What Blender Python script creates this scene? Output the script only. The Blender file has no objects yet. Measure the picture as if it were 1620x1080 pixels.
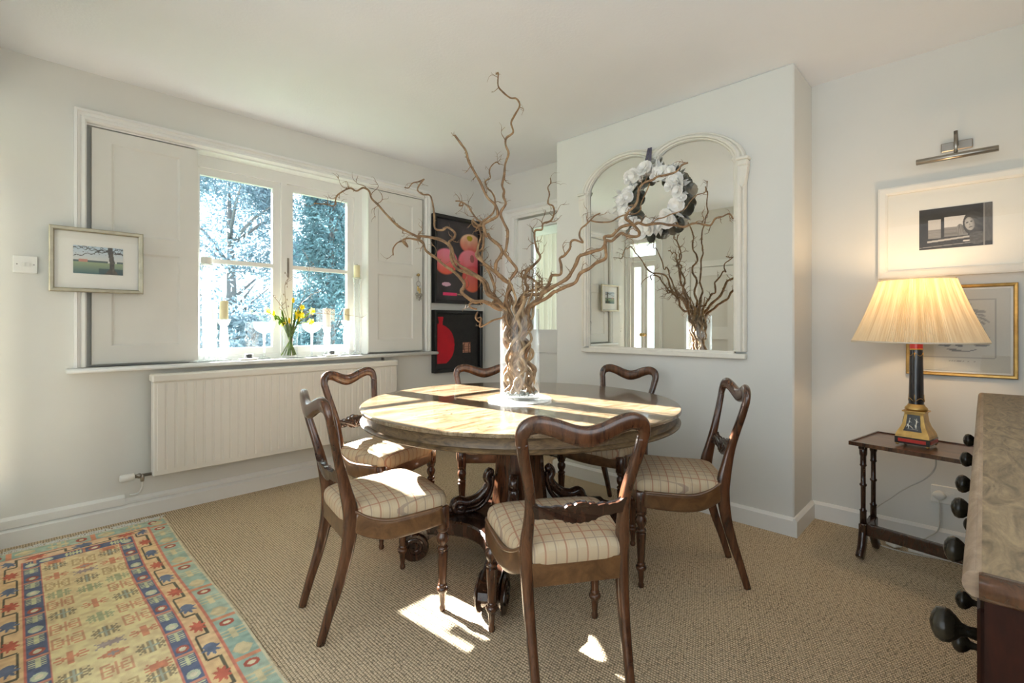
import bpy, math, random
from math import sin, cos, pi, sqrt, hypot, atan2
from mathutils import Vector, Matrix

# ---------------------------------------------------------------- camera, light, exposure
sc = bpy.context.scene
COL = sc.collection
cam_d = bpy.data.cameras.new('camera')
cam = bpy.data.objects.new('camera', cam_d)
COL.objects.link(cam)
cam.location = (0, 0, 1.12)
YAW = math.degrees(0.7726)
cam.rotation_euler = (pi / 2, 0, math.radians(YAW - 90))
cam_d.sensor_width = 36
cam_d.lens = 766.6 / 1620 * 36
cam_d.shift_y = -26 / 1620
cam_d.clip_start = 0.02
sc.camera = cam
sc.view_settings.view_transform = 'Standard'
sc.view_settings.look = 'None'
sc.view_settings.exposure = 0.20
sc.view_settings.gamma = 1.0
sc.view_settings.use_curve_mapping = False
sc.cycles.use_denoising = True
sc.cycles.max_bounces = 10
sc.cycles.diffuse_bounces = 6
sc.cycles.glossy_bounces = 5
sc.cycles.transmission_bounces = 8
sc.cycles.transparent_max_bounces = 24
sc.cycles.caustics_reflective = False
sc.cycles.caustics_refractive = False
sc.cycles.sample_clamp_indirect = 6
world = bpy.data.worlds.new('daylight')
world.use_nodes = True
sc.world = world
bg = world.node_tree.nodes['Background']
bg.inputs[0].default_value = (0.83, 0.93, 1.0, 1)
bg.inputs[1].default_value = 2.7
sun_d = bpy.data.lights.new('sun', 'SUN')
sun_d.energy = 95
sun_d.angle = math.radians(0.6)
sun_d.color = (1.0, 0.985, 0.96)
sun = bpy.data.objects.new('sun', sun_d)
COL.objects.link(sun)
SUN_DIR = Vector((0.10, -1.0, -0.485))
sun.rotation_euler = SUN_DIR.to_track_quat('-Z', 'Y').to_euler()
sun.location = (0, 12, 8)


def portal(loc, rot, sx, sy):
    d = bpy.data.lights.new('daylight_portal', 'AREA')
    d.shape = 'RECTANGLE'
    d.size = sx
    d.size_y = sy
    d.cycles.is_portal = True
    o = bpy.data.objects.new('daylight_portal', d)
    o.location = loc
    o.rotation_euler = rot
    COL.objects.link(o)


portal((1.4, 3.80, 1.54), (-pi / 2, 0, 0), 1.2, 1.3)       # the garden window
portal((0.7, -0.75, 1.60), (pi / 2, 0, 0), 2.0, 1.1)        # unseen opening added behind the photographer for fill daylight
portal((-1.75, 0.5, 1.45), (0, -pi / 2, 0), 2.1, 2.3)       # unseen hall opening beside the photographer, added for fill daylight
portal((-0.28, 3.12, 1.35), (0, -pi / 2, 0), 2.4, 0.66)     # glazed doors

portal((4.95, 3.72, 1.6), (0, pi / 2, 0), 1.6, 1.3)

# ---------------------------------------------------------------- helpers
TAU = 2 * pi


def tag(o, label=None, cat=None, group=None, kind=None):
    if label: o['label'] = label
    if cat: o['category'] = cat
    if group: o['group'] = group
    if kind: o['kind'] = kind
    return o


def empty(name, loc=(0, 0, 0), rz=0, label=None, cat=None, group=None):
    o = bpy.data.objects.new(name, None)
    o.location = loc
    o.rotation_euler = (0, 0, rz)
    o.empty_display_size = 0.05
    COL.objects.link(o)
    return tag(o, label, cat, group)


class MB:
    """collects shapes and links them as one mesh object"""

    def __init__(s):
        s.v = []; s.f = []; s.m = []; s.sm = []

    def add(s, vs, fs, mi=0, smooth=False):
        b = len(s.v)
        s.v += [tuple(p) for p in vs]
        s.f += [tuple(i + b for i in f) for f in fs]
        s.m += [mi] * len(fs)
        s.sm += [smooth] * len(fs)
        return s

    def box(s, x0, x1, y0, y1, z0, z1, mi=0, rot=None, c=None):
        vs = [Vector((x, y, z)) for z in (z0, z1) for y in (y0, y1) for x in (x0, x1)]
        if rot is not None:
            c = Vector(c or ((x0 + x1) / 2, (y0 + y1) / 2, (z0 + z1) / 2))
            vs = [rot @ (v - c) + c for v in vs]
        s.add(vs, [(0, 2, 3, 1), (4, 5, 7, 6), (0, 1, 5, 4), (1, 3, 7, 5), (3, 2, 6, 7), (2, 0, 4, 6)], mi)
        return s

    def bbox(s, x0, x1, y0, y1, z0, z1, b=0.004, mi=0):
        """box with bevelled edges"""
        def lay(z, i):
            return [(x0 + i, y0 + b, z), (x0 + b, y0 + i, z), (x1 - b, y0 + i, z), (x1 - i, y0 + b, z),
                    (x1 - i, y1 - b, z), (x1 - b, y1 - i, z), (x0 + b, y1 - i, z), (x0 + i, y1 - b, z)]
        vs = lay(z0, b * .9) + lay(z0 + b, 0) + lay(z1 - b, 0) + lay(z1, b * .9)
        fs = [tuple(range(7, -1, -1)), tuple(range(24, 32))]
        for k in range(3):
            for i in range(8):
                j = (i + 1) % 8
                fs.append((k * 8 + i, k * 8 + j, k * 8 + 8 + j, k * 8 + 8 + i))
        return s.add(vs, fs, mi)

    def lathe(s, prof, n=32, c=(0, 0, 0), mi=0, smooth=True, mod=None, axis='z', cap=True, M=None):
        vs = []
        for (z, r) in prof:
            for i in range(n):
                a = TAU * i / n
                rr = r * (mod(i, z) if mod else 1)
                vs.append((rr * cos(a), rr * sin(a), z))
        if axis == 'y': vs = [(x, z, y) for x, y, z in vs]
        if axis == 'x': vs = [(z, x, y) for x, y, z in vs]
        if M is not None: vs = [M @ Vector(v) for v in vs]
        vs = [(x + c[0], y + c[1], z + c[2]) for x, y, z in vs]
        fs = []
        for k in range(len(prof) - 1):
            for i in range(n):
                j = (i + 1) % n
                fs.append((k * n + i, k * n + j, (k + 1) * n + j, (k + 1) * n + i))
        s.add(vs, fs, mi, smooth)
        if cap:
            b = len(s.v) - len(vs)
            if prof[0][1] > 1e-4: s.f.append(tuple(b + i for i in range(n - 1, -1, -1))); s.m.append(mi); s.sm.append(False)
            if prof[-1][1] > 1e-4: s.f.append(tuple(b + (len(prof) - 1) * n + i for i in range(n))); s.m.append(mi); s.sm.append(False)
        return s

    def ball(s, c, r, n=12, mi=0, sc3=(1, 1, 1), M=None):
        m = max(4, n // 2)
        vs = []
        for k in range(m + 1):
            t = pi * k / m
            for i in range(n):
                a = TAU * i / n
                p = Vector((r * sin(t) * cos(a) * sc3[0], r * sin(t) * sin(a) * sc3[1], r * cos(t) * sc3[2]))
                if M is not None: p = M @ p
                vs.append(tuple(p + Vector(c)))
        fs = [(k * n + i, (k + 1) * n + i, (k + 1) * n + (i + 1) % n, k * n + (i + 1) % n) for k in range(m) for i in range(n)]
        return s.add(vs, fs, mi, True)

    def sweep(s, path, sec, n=10, ref=None, mi=0, power=2.0, closed=False, smooth=True):
        """sweep an ellipse along path; sec = one (a, b) or a list; ref fixes the b direction"""
        P = [Vector(p) for p in path]
        N = len(P)
        if isinstance(sec, (int, float)): sec = (sec, sec)
        if isinstance(sec, tuple): sec = [sec] * N
        sec = [(q, q) if isinstance(q, (int, float)) else q for q in sec]
        vs = []
        up = None
        for i in range(N):
            if closed: t = P[(i + 1) % N] - P[i - 1]
            else: t = P[min(i + 1, N - 1)] - P[max(i - 1, 0)]
            if t.length < 1e-9: t = Vector((0, 0, 1))
            t.normalize()
            if ref is not None: up = Vector(ref)
            elif up is None: up = Vector((0.31, 0.22, 0.92)) if abs(t.z) < 0.9 else Vector((1, 0.1, 0))
            u = up - t * up.dot(t)
            if u.length < 1e-6: u = t.orthogonal()
            u.normalize()
            w = t.cross(u)
            if ref is None: up = u
            a, b = sec[i]
            for k in range(n):
                q = TAU * (k + .5) / n
                cx, sx = cos(q), sin(q)
                if power != 2.0:
                    cx = math.copysign(abs(cx) ** (2 / power), cx); sx = math.copysign(abs(sx) ** (2 / power), sx)
                vs.append(P[i] + w * (a * cx) + u * (b * sx))
        fs = []
        for i in range(N if closed else N - 1):
            i2 = (i + 1) % N
            for k in range(n):
                k2 = (k + 1) % n
                fs.append((i * n + k, i * n + k2, i2 * n + k2, i2 * n + k))
        s.add(vs, fs, mi, smooth)
        if not closed:
            b = len(s.v) - len(vs)
            s.f.append(tuple(b + k for k in range(n - 1, -1, -1))); s.m.append(mi); s.sm.append(False)
            s.f.append(tuple(b + (N - 1) * n + k for k in range(n))); s.m.append(mi); s.sm.append(False)
        return s

    def prism(s, pts, f, t0, t1, mi=0, bev=0.0, smooth=False):
        """extrude outline pts (2-D) ; f(u, v, t) -> xyz ; t from t0 to t1"""
        n = len(pts)
        cx = sum(p[0] for p in pts) / n; cy = sum(p[1] for p in pts) / n
        lays = [(t0, bev), (t0 + bev, 0), (t1 - bev, 0), (t1, bev)] if bev else [(t0, 0), (t1, 0)]
        vs = []
        for t, inn in lays:
            for i, (u, v) in enumerate(pts):
                if inn:
                    a = pts[i - 1]; b = pts[(i + 1) % n]
                    tx, ty = b[0] - a[0], b[1] - a[1]
                    L = hypot(tx, ty) or 1
                    nx, ny = ty / L, -tx / L
                    if nx * (u - cx) + ny * (v - cy) < 0 and False: nx, ny = -nx, -ny
                    u2, v2 = u - nx * inn, v - ny * inn
                else: u2, v2 = u, v
                vs.append(f(u2, v2, t))
        fs = []
        K = len(lays)
        for k in range(K - 1):
            for i in range(n):
                j = (i + 1) % n
                fs.append((k * n + i, k * n + j, (k + 1) * n + j, (k + 1) * n + i))
        s.add(vs, fs, mi, smooth)
        b = len(s.v) - len(vs)
        s.f.append(tuple(b + i for i in range(n - 1, -1, -1))); s.m.append(mi); s.sm.append(False)
        s.f.append(tuple(b + (K - 1) * n + i for i in range(n))); s.m.append(mi); s.sm.append(False)
        return s

    def build(s, name, mats, parent=None, label=None, cat=None, group=None, kind=None, sharp=None):
        me = bpy.data.meshes.new(name)
        me.from_pydata([tuple(v) for v in s.v], [], s.f)
        if not isinstance(mats, (list, tuple)): mats = [mats]
        for m in mats: me.materials.append(m)
        me.polygons.foreach_set('material_index', s.m)
        me.polygons.foreach_set('use_smooth', s.sm)
        me.update()
        import bmesh
        bm = bmesh.new(); bm.from_mesh(me)
        bmesh.ops.recalc_face_normals(bm, faces=bm.faces)
        bm.to_mesh(me); bm.free()
        if sharp:
            try: me.set_sharp_from_angle(angle=math.radians(sharp))
            except Exception: pass
        o = bpy.data.objects.new(name, me)
        COL.objects.link(o)
        if parent is not None: o.parent = parent
        return tag(o, label, cat, group, kind)


def copy_tree(o, parent=None):
    c = o.copy()
    COL.objects.link(c)
    if parent is not None: c.parent = parent
    for ch in [k for k in bpy.data.objects if k.parent == o]:
        copy_tree(ch, c)
    return c


def spline(pts, sub=6):
    """Catmull-Rom through points of any dimension"""
    out = []
    n = len(pts)
    for i in range(n - 1):
        p0, p1, p2, p3 = pts[max(i - 1, 0)], pts[i], pts[i + 1], pts[min(i + 2, n - 1)]
        for k in range(sub):
            t = k / sub
            out.append(tuple(0.5 * (2 * b + (c - a) * t + (2 * a - 5 * b + 4 * c - d) * t * t + (3 * b - a - 3 * c + d) * t ** 3)
                             for a, b, c, d in zip(p0, p1, p2, p3)))
    out.append(tuple(pts[-1]))
    return out


def painted(name, w, h, res, fn, place, mat, parent=None, **kw):
    """flat grid w x h whose point colours come from fn(u, v); place(u, v) -> xyz"""
    nx, ny = int(w / res) + 1, int(h / res) + 1
    vs = []; cs = []
    for j in range(ny + 1):
        for i in range(nx + 1):
            u, v = w * i / nx, h * j / ny
            vs.append(place(u, v))
            c = fn(u, v)
            cs += [c[0], c[1], c[2], 1.0]
    fs = [(j * (nx + 1) + i, j * (nx + 1) + i + 1, (j + 1) * (nx + 1) + i + 1, (j + 1) * (nx + 1) + i) for j in range(ny) for i in range(nx)]
    me = bpy.data.meshes.new(name)
    me.from_pydata(vs, [], fs)
    at = me.color_attributes.new('paint', 'FLOAT_COLOR', 'POINT')
    at.data.foreach_set('color', cs)
    me.materials.append(mat)
    me.update()
    o = bpy.data.objects.new(name, me)
    COL.objects.link(o)
    if parent is not None: o.parent = parent
    return tag(o, **kw)


def lin(r, g, b):
    """sRGB 0-255 -> linear"""
    def f(c):
        c /= 255
        return c / 12.92 if c <= 0.04045 else ((c + 0.055) / 1.055) ** 2.4
    return (f(r), f(g), f(b))


# ---------------------------------------------------------------- materials
class NT:
    def __init__(s, name):
        s.mat = bpy.data.materials.new(name)
        s.mat.use_nodes = True
        s.t = s.mat.node_tree
        s.b = s.t.nodes['Principled BSDF']
        s.out = s.t.nodes['Material Output']

    def n(s, typ, **kw):
        nd = s.t.nodes.new(typ)
        for k, v in kw.items():
            if k.startswith('i_'):
                key = k[2:]
                nd.inputs[int(key) if key.isdigit() else key.replace('_', ' ')].default_value = v
            else: setattr(nd, k, v)
        return nd

    def l(s, a, b): s.t.links.new(a, b)

    def coords(s, scale=(1, 1, 1), rot=(0, 0, 0), kind='Object'):
        tc = s.n('ShaderNodeTexCoord'); mp = s.n('ShaderNodeMapping')
        mp.inputs['Scale'].default_value = scale
        mp.inputs['Rotation'].default_value = rot
        s.l(tc.outputs[kind], mp.inputs[0])
        return mp.outputs[0]

    def noise(s, vec, scale, detail=4, rough=.55, dist=0):
        nd = s.n('ShaderNodeTexNoise')
        nd.inputs['Scale'].default_value = scale; nd.inputs['Detail'].default_value = detail
        nd.inputs['Roughness'].default_value = rough; nd.inputs['Distortion'].default_value = dist
        s.l(vec, nd.inputs['Vector'])
        return nd.outputs['Fac']

    def ramp(s, fac, stops):
        nd = s.n('ShaderNodeValToRGB')
        e = nd.color_ramp.elements
        while len(e) < len(stops): e.new(0.5)
        for el, (p, c) in zip(e, stops):
            el.position = p; el.color = (*c, 1)
        s.l(fac, nd.inputs[0])
        return nd.outputs[0]

    def math(s, op, a, b=None, c=None):
        nd = s.n('ShaderNodeMath', operation=op)
        for i, q in enumerate((a, b, c)):
            if q is None: continue
            if isinstance(q, (int, float)): nd.inputs[i].default_value = q
            else: s.l(q, nd.inputs[i])
        return nd.outputs[0]

    def mix(s, fac, a, b, mode='MIX'):
        nd = s.n('ShaderNodeMix', data_type='RGBA', blend_type=mode)
        for key, q in ((0, fac), (6, a), (7, b)):
            if isinstance(q, (int, float)): nd.inputs[key].default_value = q
            elif isinstance(q, tuple): nd.inputs[key].default_value = (*q, 1)
            else: s.l(q, nd.inputs[key])
        return nd.outputs[2]

    def bump(s, h, strength=.3, dist=.002):
        nd = s.n('ShaderNodeBump')
        nd.inputs['Strength'].default_value = strength; nd.inputs['Distance'].default_value = dist
        s.l(h, nd.inputs['Height'])
        s.l(nd.outputs[0], s.b.inputs['Normal'])


def simple(name, col, rough=.5, metal=0, var=.06, scale=8, bump=0, bscale=60, coat=0, spec=.5, ior=None):
    m = NT(name)
    v = m.coords()
    f = m.noise(v, scale, 4)
    m.l(m.ramp(f, [(.3, tuple(c * (1 - var) for c in col)), (.7, tuple(min(1, c * (1 + var)) for c in col))]), m.b.inputs['Base Color'])
    m.b.inputs['Roughness'].default_value = rough
    m.b.inputs['Metallic'].default_value = metal
    m.b.inputs['Coat Weight'].default_value = coat
    m.b.inputs['Coat Roughness'].default_value = .1
    m.b.inputs['Specular IOR Level'].default_value = spec
    if bump: m.bump(m.noise(v, bscale, 5), bump, .003)
    return m.mat


def wood(name, dark, light, scale=(3, 3, 30), rough=.32, coat=.4, rot=(0, 0, 0), dist=1.5, nsc=2.2):
    m = NT(name)
    v = m.coords(scale, rot)
    f = m.noise(v, nsc, 6, .6, dist)
    v2 = m.coords(tuple(q * 6 for q in scale), rot)
    g = m.noise(v2, 4, 3)
    c = m.ramp(f, [(.3, dark), (.5, tuple((a + b) / 2 for a, b in zip(dark, light))), (.72, light)])
    c = m.mix(m.math('MULTIPLY', g, .5), c, dark)
    m.l(c, m.b.inputs['Base Color'])
    m.b.inputs['Roughness'].default_value = rough
    m.b.inputs['Coat Weight'].default_value = coat
    m.b.inputs['Coat Roughness'].default_value = .12
    m.bump(g, .06, .001)
    return m.mat


def thin_glass(name, tint=(1, 1, 1), rough=0.0, refl=1.0, glare=0):
    """thin clear glass: what is not mirrored goes straight through"""
    m = NT(name)
    tr = m.n('ShaderNodeBsdfTransparent'); tr.inputs[0].default_value = (*tint, 1)
    gl = m.n('ShaderNodeBsdfGlossy'); gl.inputs['Roughness'].default_value = rough
    lw = m.n('ShaderNodeLayerWeight'); lw.inputs[0].default_value = .5
    mx = m.n('ShaderNodeMixShader')
    fz = m.math('MULTIPLY_ADD', m.math('POWER', lw.outputs['Facing'], 5.0), .9, .04)
    m.l(m.math('MULTIPLY', fz, refl), mx.inputs[0])
    m.l(tr.outputs[0], mx.inputs[1]); m.l(gl.outputs[0], mx.inputs[2])
    res = mx.outputs[0]
    if glare:  # white scatter imitates sun glare on the glass, strongest at its edges
        df = m.n('ShaderNodeBsdfDiffuse'); df.inputs[0].default_value = (.9, .93, .93, 1)
        tl = m.n('ShaderNodeBsdfTranslucent'); tl.inputs[0].default_value = (.9, .93, .93, 1)
        a = m.n('ShaderNodeMixShader'); b = m.n('ShaderNodeMixShader')
        m.l(df.outputs[0], a.inputs[1]); m.l(tl.outputs[0], a.inputs[2])
        m.l(m.math('MULTIPLY_ADD', lw.outputs['Facing'], glare * 1.6, glare * .3), b.inputs[0])
        m.l(res, b.inputs[1]); m.l(a.outputs[0], b.inputs[2])
        res = b.outputs[0]
    m.l(res, m.out.inputs[0])
    return m.mat


def paint_mat(name, rough=.6, cloth=False, spec=.3):
    m = NT(name)
    a = m.n('ShaderNodeAttribute', attribute_name='paint')
    v = m.coords()
    f = m.noise(v, 300 if cloth else 120, 3)
    c = m.mix(m.math('MULTIPLY', f, .15 if cloth else .12), a.outputs['Color'], (.08, .07, .06) if cloth else (.2, .2, .2), 'MIX')
    m.l(c, m.b.inputs['Base Color'])
    m.b.inputs['Roughness'].default_value = rough
    m.b.inputs['Specular IOR Level'].default_value = spec
    if cloth: m.bump(f, .5, .002)
    return m.mat


M = {}
M['wall'] = simple('wall_emulsion', (.72, .715, .675), .85, var=.015, scale=2, bump=.10, bscale=45)
M['ceiling'] = simple('ceiling_emulsion', (.84, .86, .90), .9, var=.015, scale=2, bump=.35, bscale=70)
M['trim'] = simple('trim_eggshell', (.81, .81, .785), .45, var=.02, scale=5, bump=.05, bscale=30)
M['shutter'] = simple('shutter_paint', (.74, .735, .69), .5, var=.02, scale=5)
M['rad'] = simple('radiator_paint', (.78, .755, .69), .5, var=.02, scale=4)
M['whiteplastic'] = simple('white_plastic', (.80, .79, .74), .35, var=.02)
M['creamframe'] = simple('cream_gesso', (.76, .735, .66), .45, var=.05, scale=14, bump=.15, bscale=60)
M['wood'] = wood('mahogany', (.024, .009, .005), (.165, .064, .026), (14, 14, 2.2), rough=.26)
M['woodgold'] = wood('faded_mahogany', (.075, .032, .012), (.22, .11, .042), (6, 6, 6))
M['darkwood'] = wood('dark_carved_wood', (.018, .008, .005), (.075, .03, .015), (12, 12, 4), rough=.25)
M['dresserside'] = wood('dresser_dark_side', (.005, .002, .0015), (.045, .011, .005), (9, 9, 2), rough=.4, coat=0)
M['dresserside'].node_tree.nodes['Principled BSDF'].inputs['Specular IOR Level'].default_value = .12
M['dressertop'] = wood('dresser_worn_top', (.075, .050, .026), (.34, .24, .13), (3.2, 13, 8), rough=.5, coat=.06, nsc=2.6, dist=2.5)
M['dresseredge'] = wood('dresser_worn_edge', (.16, .10, .06), (.40, .29, .19), (3, 12, 12), rough=.5, coat=.1)
M['nestwood'] = wood('side_table_wood', (.05, .018, .008), (.20, .09, .035), (12, 2.2, 12), rough=.3)
M['ebony'] = simple('black_wood', (.018, .016, .016), .25, var=.2, coat=.5)
M['knob'] = simple('horn_knob', (.020, .016, .010), .20, var=.7, scale=30, spec=.3)
M['blackpaint'] = simple('black_frame_paint', (.008, .008, .008), .4, var=.1)
M['silverleaf'] = simple('champagne_frame', (.42, .38, .28), .35, metal=.7, var=.15, scale=20)
M['gold'] = simple('gilt', (.52, .33, .11), .34, metal=.85, var=.2, scale=25, bump=.1)
M['brass'] = simple('brass', (.55, .38, .16), .28, metal=1, var=.1)
M['steel'] = simple('satin_steel', (.34, .31, .27), .3, metal=1, var=.1)
M['mat'] = simple('mount_board', (.80, .79, .73), .9, var=.01)
M['whiteframe'] = simple('white_wood_frame', (.80, .78, .72), .5, var=.03)
M['glass'] = thin_glass('clear_glass')
M['vaseglass'] = thin_glass('vase_glass', (.985, .995, .995), glare=.022)
M['glareglass'] = thin_glass('thick_glass', (.95, .97, .97), glare=.30)  # whitened to stand in for glass blown out by the sun
M['picglass'] = thin_glass('picture_glass', refl=.5)
M['painted'] = paint_mat('painted_surface', .75)
M['kilim'] = paint_mat('kilim_wool', .95, cloth=True, spec=.05)
M['black'] = simple('black_wax', (.03, .03, .035), .4)
M['wax'] = simple('candle_wax', (.82, .74, .46), .5, var=.03)
M['whitewax'] = simple('white_candle_wax', (.86, .85, .80), .5, var=.02)
M['wick'] = simple('wick', (.05, .045, .04), .9)
M['flex'] = simple('lamp_flex', (.62, .60, .54), .5)
M['red'] = simple('red_lacquer', (.50, .02, .015), .3, coat=.4)
M['gravel'] = simple('glass_beads', (.35, .38, .36), .25, var=.5, scale=60)
m = NT('mirror_silvering')
m.b.inputs['Metallic'].default_value = 1; m.b.inputs['Roughness'].default_value = .0
v = m.coords()
f = m.noise(v, 26, 6, .7)
f2 = m.noise(v, 3, 2)
spot = m.ramp(m.math('MULTIPLY', f, m.math('ADD', .62, m.math('MULTIPLY', f2, .7))), [(.70, (.87, .89, .86)), (.76, (.25, .25, .22))])
m.l(spot, m.b.inputs['Base Color'])
M['mirror'] = m.mat
# sisal carpet: rows of nubs
m = NT('sisal_carpet')
tc = m.n('ShaderNodeTexCoord'); sep = m.n('ShaderNodeSeparateXYZ')
dn = m.n('ShaderNodeTexNoise'); dn.inputs['Scale'].default_value = 14; dn.inputs['Detail'].default_value = 3
m.l(tc.outputs['Object'], dn.inputs['Vector'])
va = m.n('ShaderNodeVectorMath', operation='MULTIPLY_ADD')
m.l(dn.outputs['Color'], va.inputs[0]); va.inputs[1].default_value = (.006, .006, 0); m.l(tc.outputs['Object'], va.inputs[2])
m.l(va.outputs[0], sep.inputs[0])
sx = m.math('ABSOLUTE', m.math('SINE', m.math('MULTIPLY', sep.outputs[0], pi / .0105)))
row = m.math('FLOOR', m.math('DIVIDE', sep.outputs[0], .0105))
ph = m.math('MULTIPLY', row, 1.7)
sy = m.math('ABSOLUTE', m.math('SINE', m.math('ADD', m.math('MULTIPLY', sep.outputs[1], pi / .0095), ph)))
hgt = m.math('MULTIPLY', m.math('POWER', sx, .6), m.math('POWER', sy, .45))
v = m.coords((40, 240, 1))
fn = m.noise(v, 1.5, 3)
big = m.noise(m.coords(), 2.2, 4)
c = m.ramp(hgt, [(.14, (.050, .034, .018)), (.38, (.44, .33, .20)), (.70, (1.0, .82, .57))])
c = m.mix(m.math('MULTIPLY', m.math('POWER', fn, 2.0), 1.1), c, (.12, .085, .05))
sp = m.noise(m.coords((75, 75, 1)), 1.2, 3, .7)
c = m.mix(m.math('MULTIPLY', m.math('GREATER_THAN', sp, .56), .6), c, (.085, .06, .038))
sp2 = m.noise(m.coords((60, 90, 3)), 1.1, 3, .7)
c = m.mix(m.math('MULTIPLY', m.math('GREATER_THAN', sp2, .60), .55), c, (.72, .60, .44))
c = m.mix(m.math('MULTIPLY', m.math('SUBTRACT', big, .30), .6), c, (.70, .57, .40))
m.l(c, m.b.inputs['Base Color'])
m.b.inputs['Roughness'].default_value = .95
m.b.inputs['Specular IOR Level'].default_value = .1
m.bump(hgt, .6, .003)
M['carpet'] = m.mat
# plaid seat cloth
m = NT('plaid_seat_cloth')
tc = m.n('ShaderNodeTexCoord'); sep = m.n('ShaderNodeSeparateXYZ')
m.l(tc.outputs['Object'], sep.inputs[0])


def lines(co, period, off, width):
    fr = m.math('FRACT', m.math('ADD', m.math('DIVIDE', co, period), off))
    d = m.math('ABSOLUTE', m.math('SUBTRACT', fr, .5))
    return m.math('LESS_THAN', d, width / period / 2)


base = (.57, .455, .305)
c = m.mix(m.math('MULTIPLY', m.math('MAXIMUM', lines(sep.outputs[0], .066, .0, .0050), lines(sep.outputs[1], .066, .0, .0050)), .62), base, (.32, .07, .035))
c = m.mix(m.math('MULTIPLY', m.math('MAXIMUM', lines(sep.outputs[0], .066, .5, .0040), lines(sep.outputs[1], .066, .5, .0040)), .6), c, (.24, .17, .15))
c = m.mix(m.math('MULTIPLY', m.math('MAXIMUM', lines(sep.outputs[0], .033, .25, .0045), lines(sep.outputs[1], .033, .25, .0045)), .22), c, (.45, .28, .16))
wv = m.noise(m.coords((900, 900, 900)), 1, 2)
c = m.mix(m.math('MULTIPLY', wv, .25), c, (.35, .28, .2))
m.l(c, m.b.inputs['Base Color'])
m.b.inputs['Roughness'].default_value = .9
m.b.inputs['Specular IOR Level'].default_value = .15
m.bump(wv, .3, .001)
M['plaid'] = m.mat
# rosewood veneer top
m = NT('rosewood_veneer')
v = m.coords((1.2, 7, 4), (0, 0, .5))
f = m.noise(v, 1.6, 7, .62, 2.2)
g = m.noise(m.coords((5, 60, 5), (0, 0, .5)), 1.5, 4)
c = m.ramp(f, [(.22, (.035, .022, .012)), (.40, (.15, .098, .050)), (.58, (.27, .20, .12)), (.78, (.41, .32, .205))])
c = m.mix(m.math('MULTIPLY', g, .45), c, (.12, .065, .028))
vein = m.noise(m.coords((1.0, 4, 4), (0, 0, .62)), 2.0, 3, .5, 3.5)
vd = m.math('LESS_THAN', m.math('ABSOLUTE', m.math('SUBTRACT', vein, .5)), .006)
c = m.mix(m.math('MULTIPLY', vd, .75), c, (.03, .015, .008))
m.l(c, m.b.inputs['Base Color'])
m.b.inputs['Roughness'].default_value = .24
m.b.inputs['Coat Weight'].default_value = .5
m.b.inputs['Coat Roughness'].default_value = .08
M['veneer'] = m.mat
M['veneer_side'] = wood('rosewood_apron', (.045, .026, .012), (.25, .16, .075), (5, 5, 16), rough=.42, coat=.04, dist=2.5)
# willow bark
m = NT('willow_bark')
v = m.coords((14, 14, 14))
f = m.noise(v, 2, 5, .6)
g = m.noise(m.coords((120, 120, 120)), 1, 3)
c = m.ramp(f, [(.3, (.10, .055, .026)), (.5, (.24, .135, .060)), (.7, (.40, .255, .125))])
c = m.mix(m.math('MULTIPLY', g, .4), c, (.09, .05, .025))
m.l(c, m.b.inputs['Base Color'])
m.b.inputs['Roughness'].default_value = .55
m.bump(g, .3, .001)
M['bark'] = m.mat
M['barkpale'] = simple('willow_bark_pale', (.36, .25, .14), .6, var=.35, scale=30, bump=.2, bscale=120)
# pleated lamp shade
m = NT('pleated_silk')
d1 = m.n('ShaderNodeBsdfDiffuse'); d1.inputs[0].default_value = (.80, .70, .50, 1)
tc = m.n('ShaderNodeTexCoord'); sep = m.n('ShaderNodeSeparateXYZ'); m.l(tc.outputs['Object'], sep.inputs[0])
ang = m.math('ARCTAN2', sep.outputs[1], sep.outputs[0])
cb = m.n('ShaderNodeCombineXYZ'); m.l(m.math('MULTIPLY', ang, 16.0), cb.inputs[0]); m.l(m.math('MULTIPLY', sep.outputs[2], 2.5), cb.inputs[1])
fs_ = m.noise(cb.outputs[0], 1.6, 3, .6)
m.l(m.ramp(fs_, [(.35, (.72, .61, .42)), (.65, (.86, .79, .62))]), d1.inputs[0])
t1 = m.n('ShaderNodeBsdfTranslucent'); t1.inputs[0].default_value = (.86, .74, .52, 1)
mx = m.n('ShaderNodeMixShader'); m.l(m.ramp(fs_, [(.35, (.66, .53, .32)), (.65, (.88, .77, .55))]), t1.inputs[0]); mx.inputs[0].default_value = .34
m.l(d1.outputs[0], mx.inputs[1]); m.l(t1.outputs[0], mx.inputs[2]); m.l(mx.outputs[0], m.out.inputs[0])
M['shade'] = m.mat


def leafmat(name, a, b, trans=.4, scale=3):
    m = NT(name)
    v = m.coords()
    f = m.noise(v, scale, 5)
    c = m.ramp(f, [(.3, a), (.7, b)])
    d1 = m.n('ShaderNodeBsdfDiffuse'); t1 = m.n('ShaderNodeBsdfTranslucent')
    m.l(c, d1.inputs[0]); m.l(c, t1.inputs[0])
    mx = m.n('ShaderNodeMixShader'); mx.inputs[0].default_value = trans
    m.l(d1.outputs[0], mx.inputs[1]); m.l(t1.outputs[0], mx.inputs[2]); m.l(mx.outputs[0], m.out.inputs[0])
    return m.mat


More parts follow.
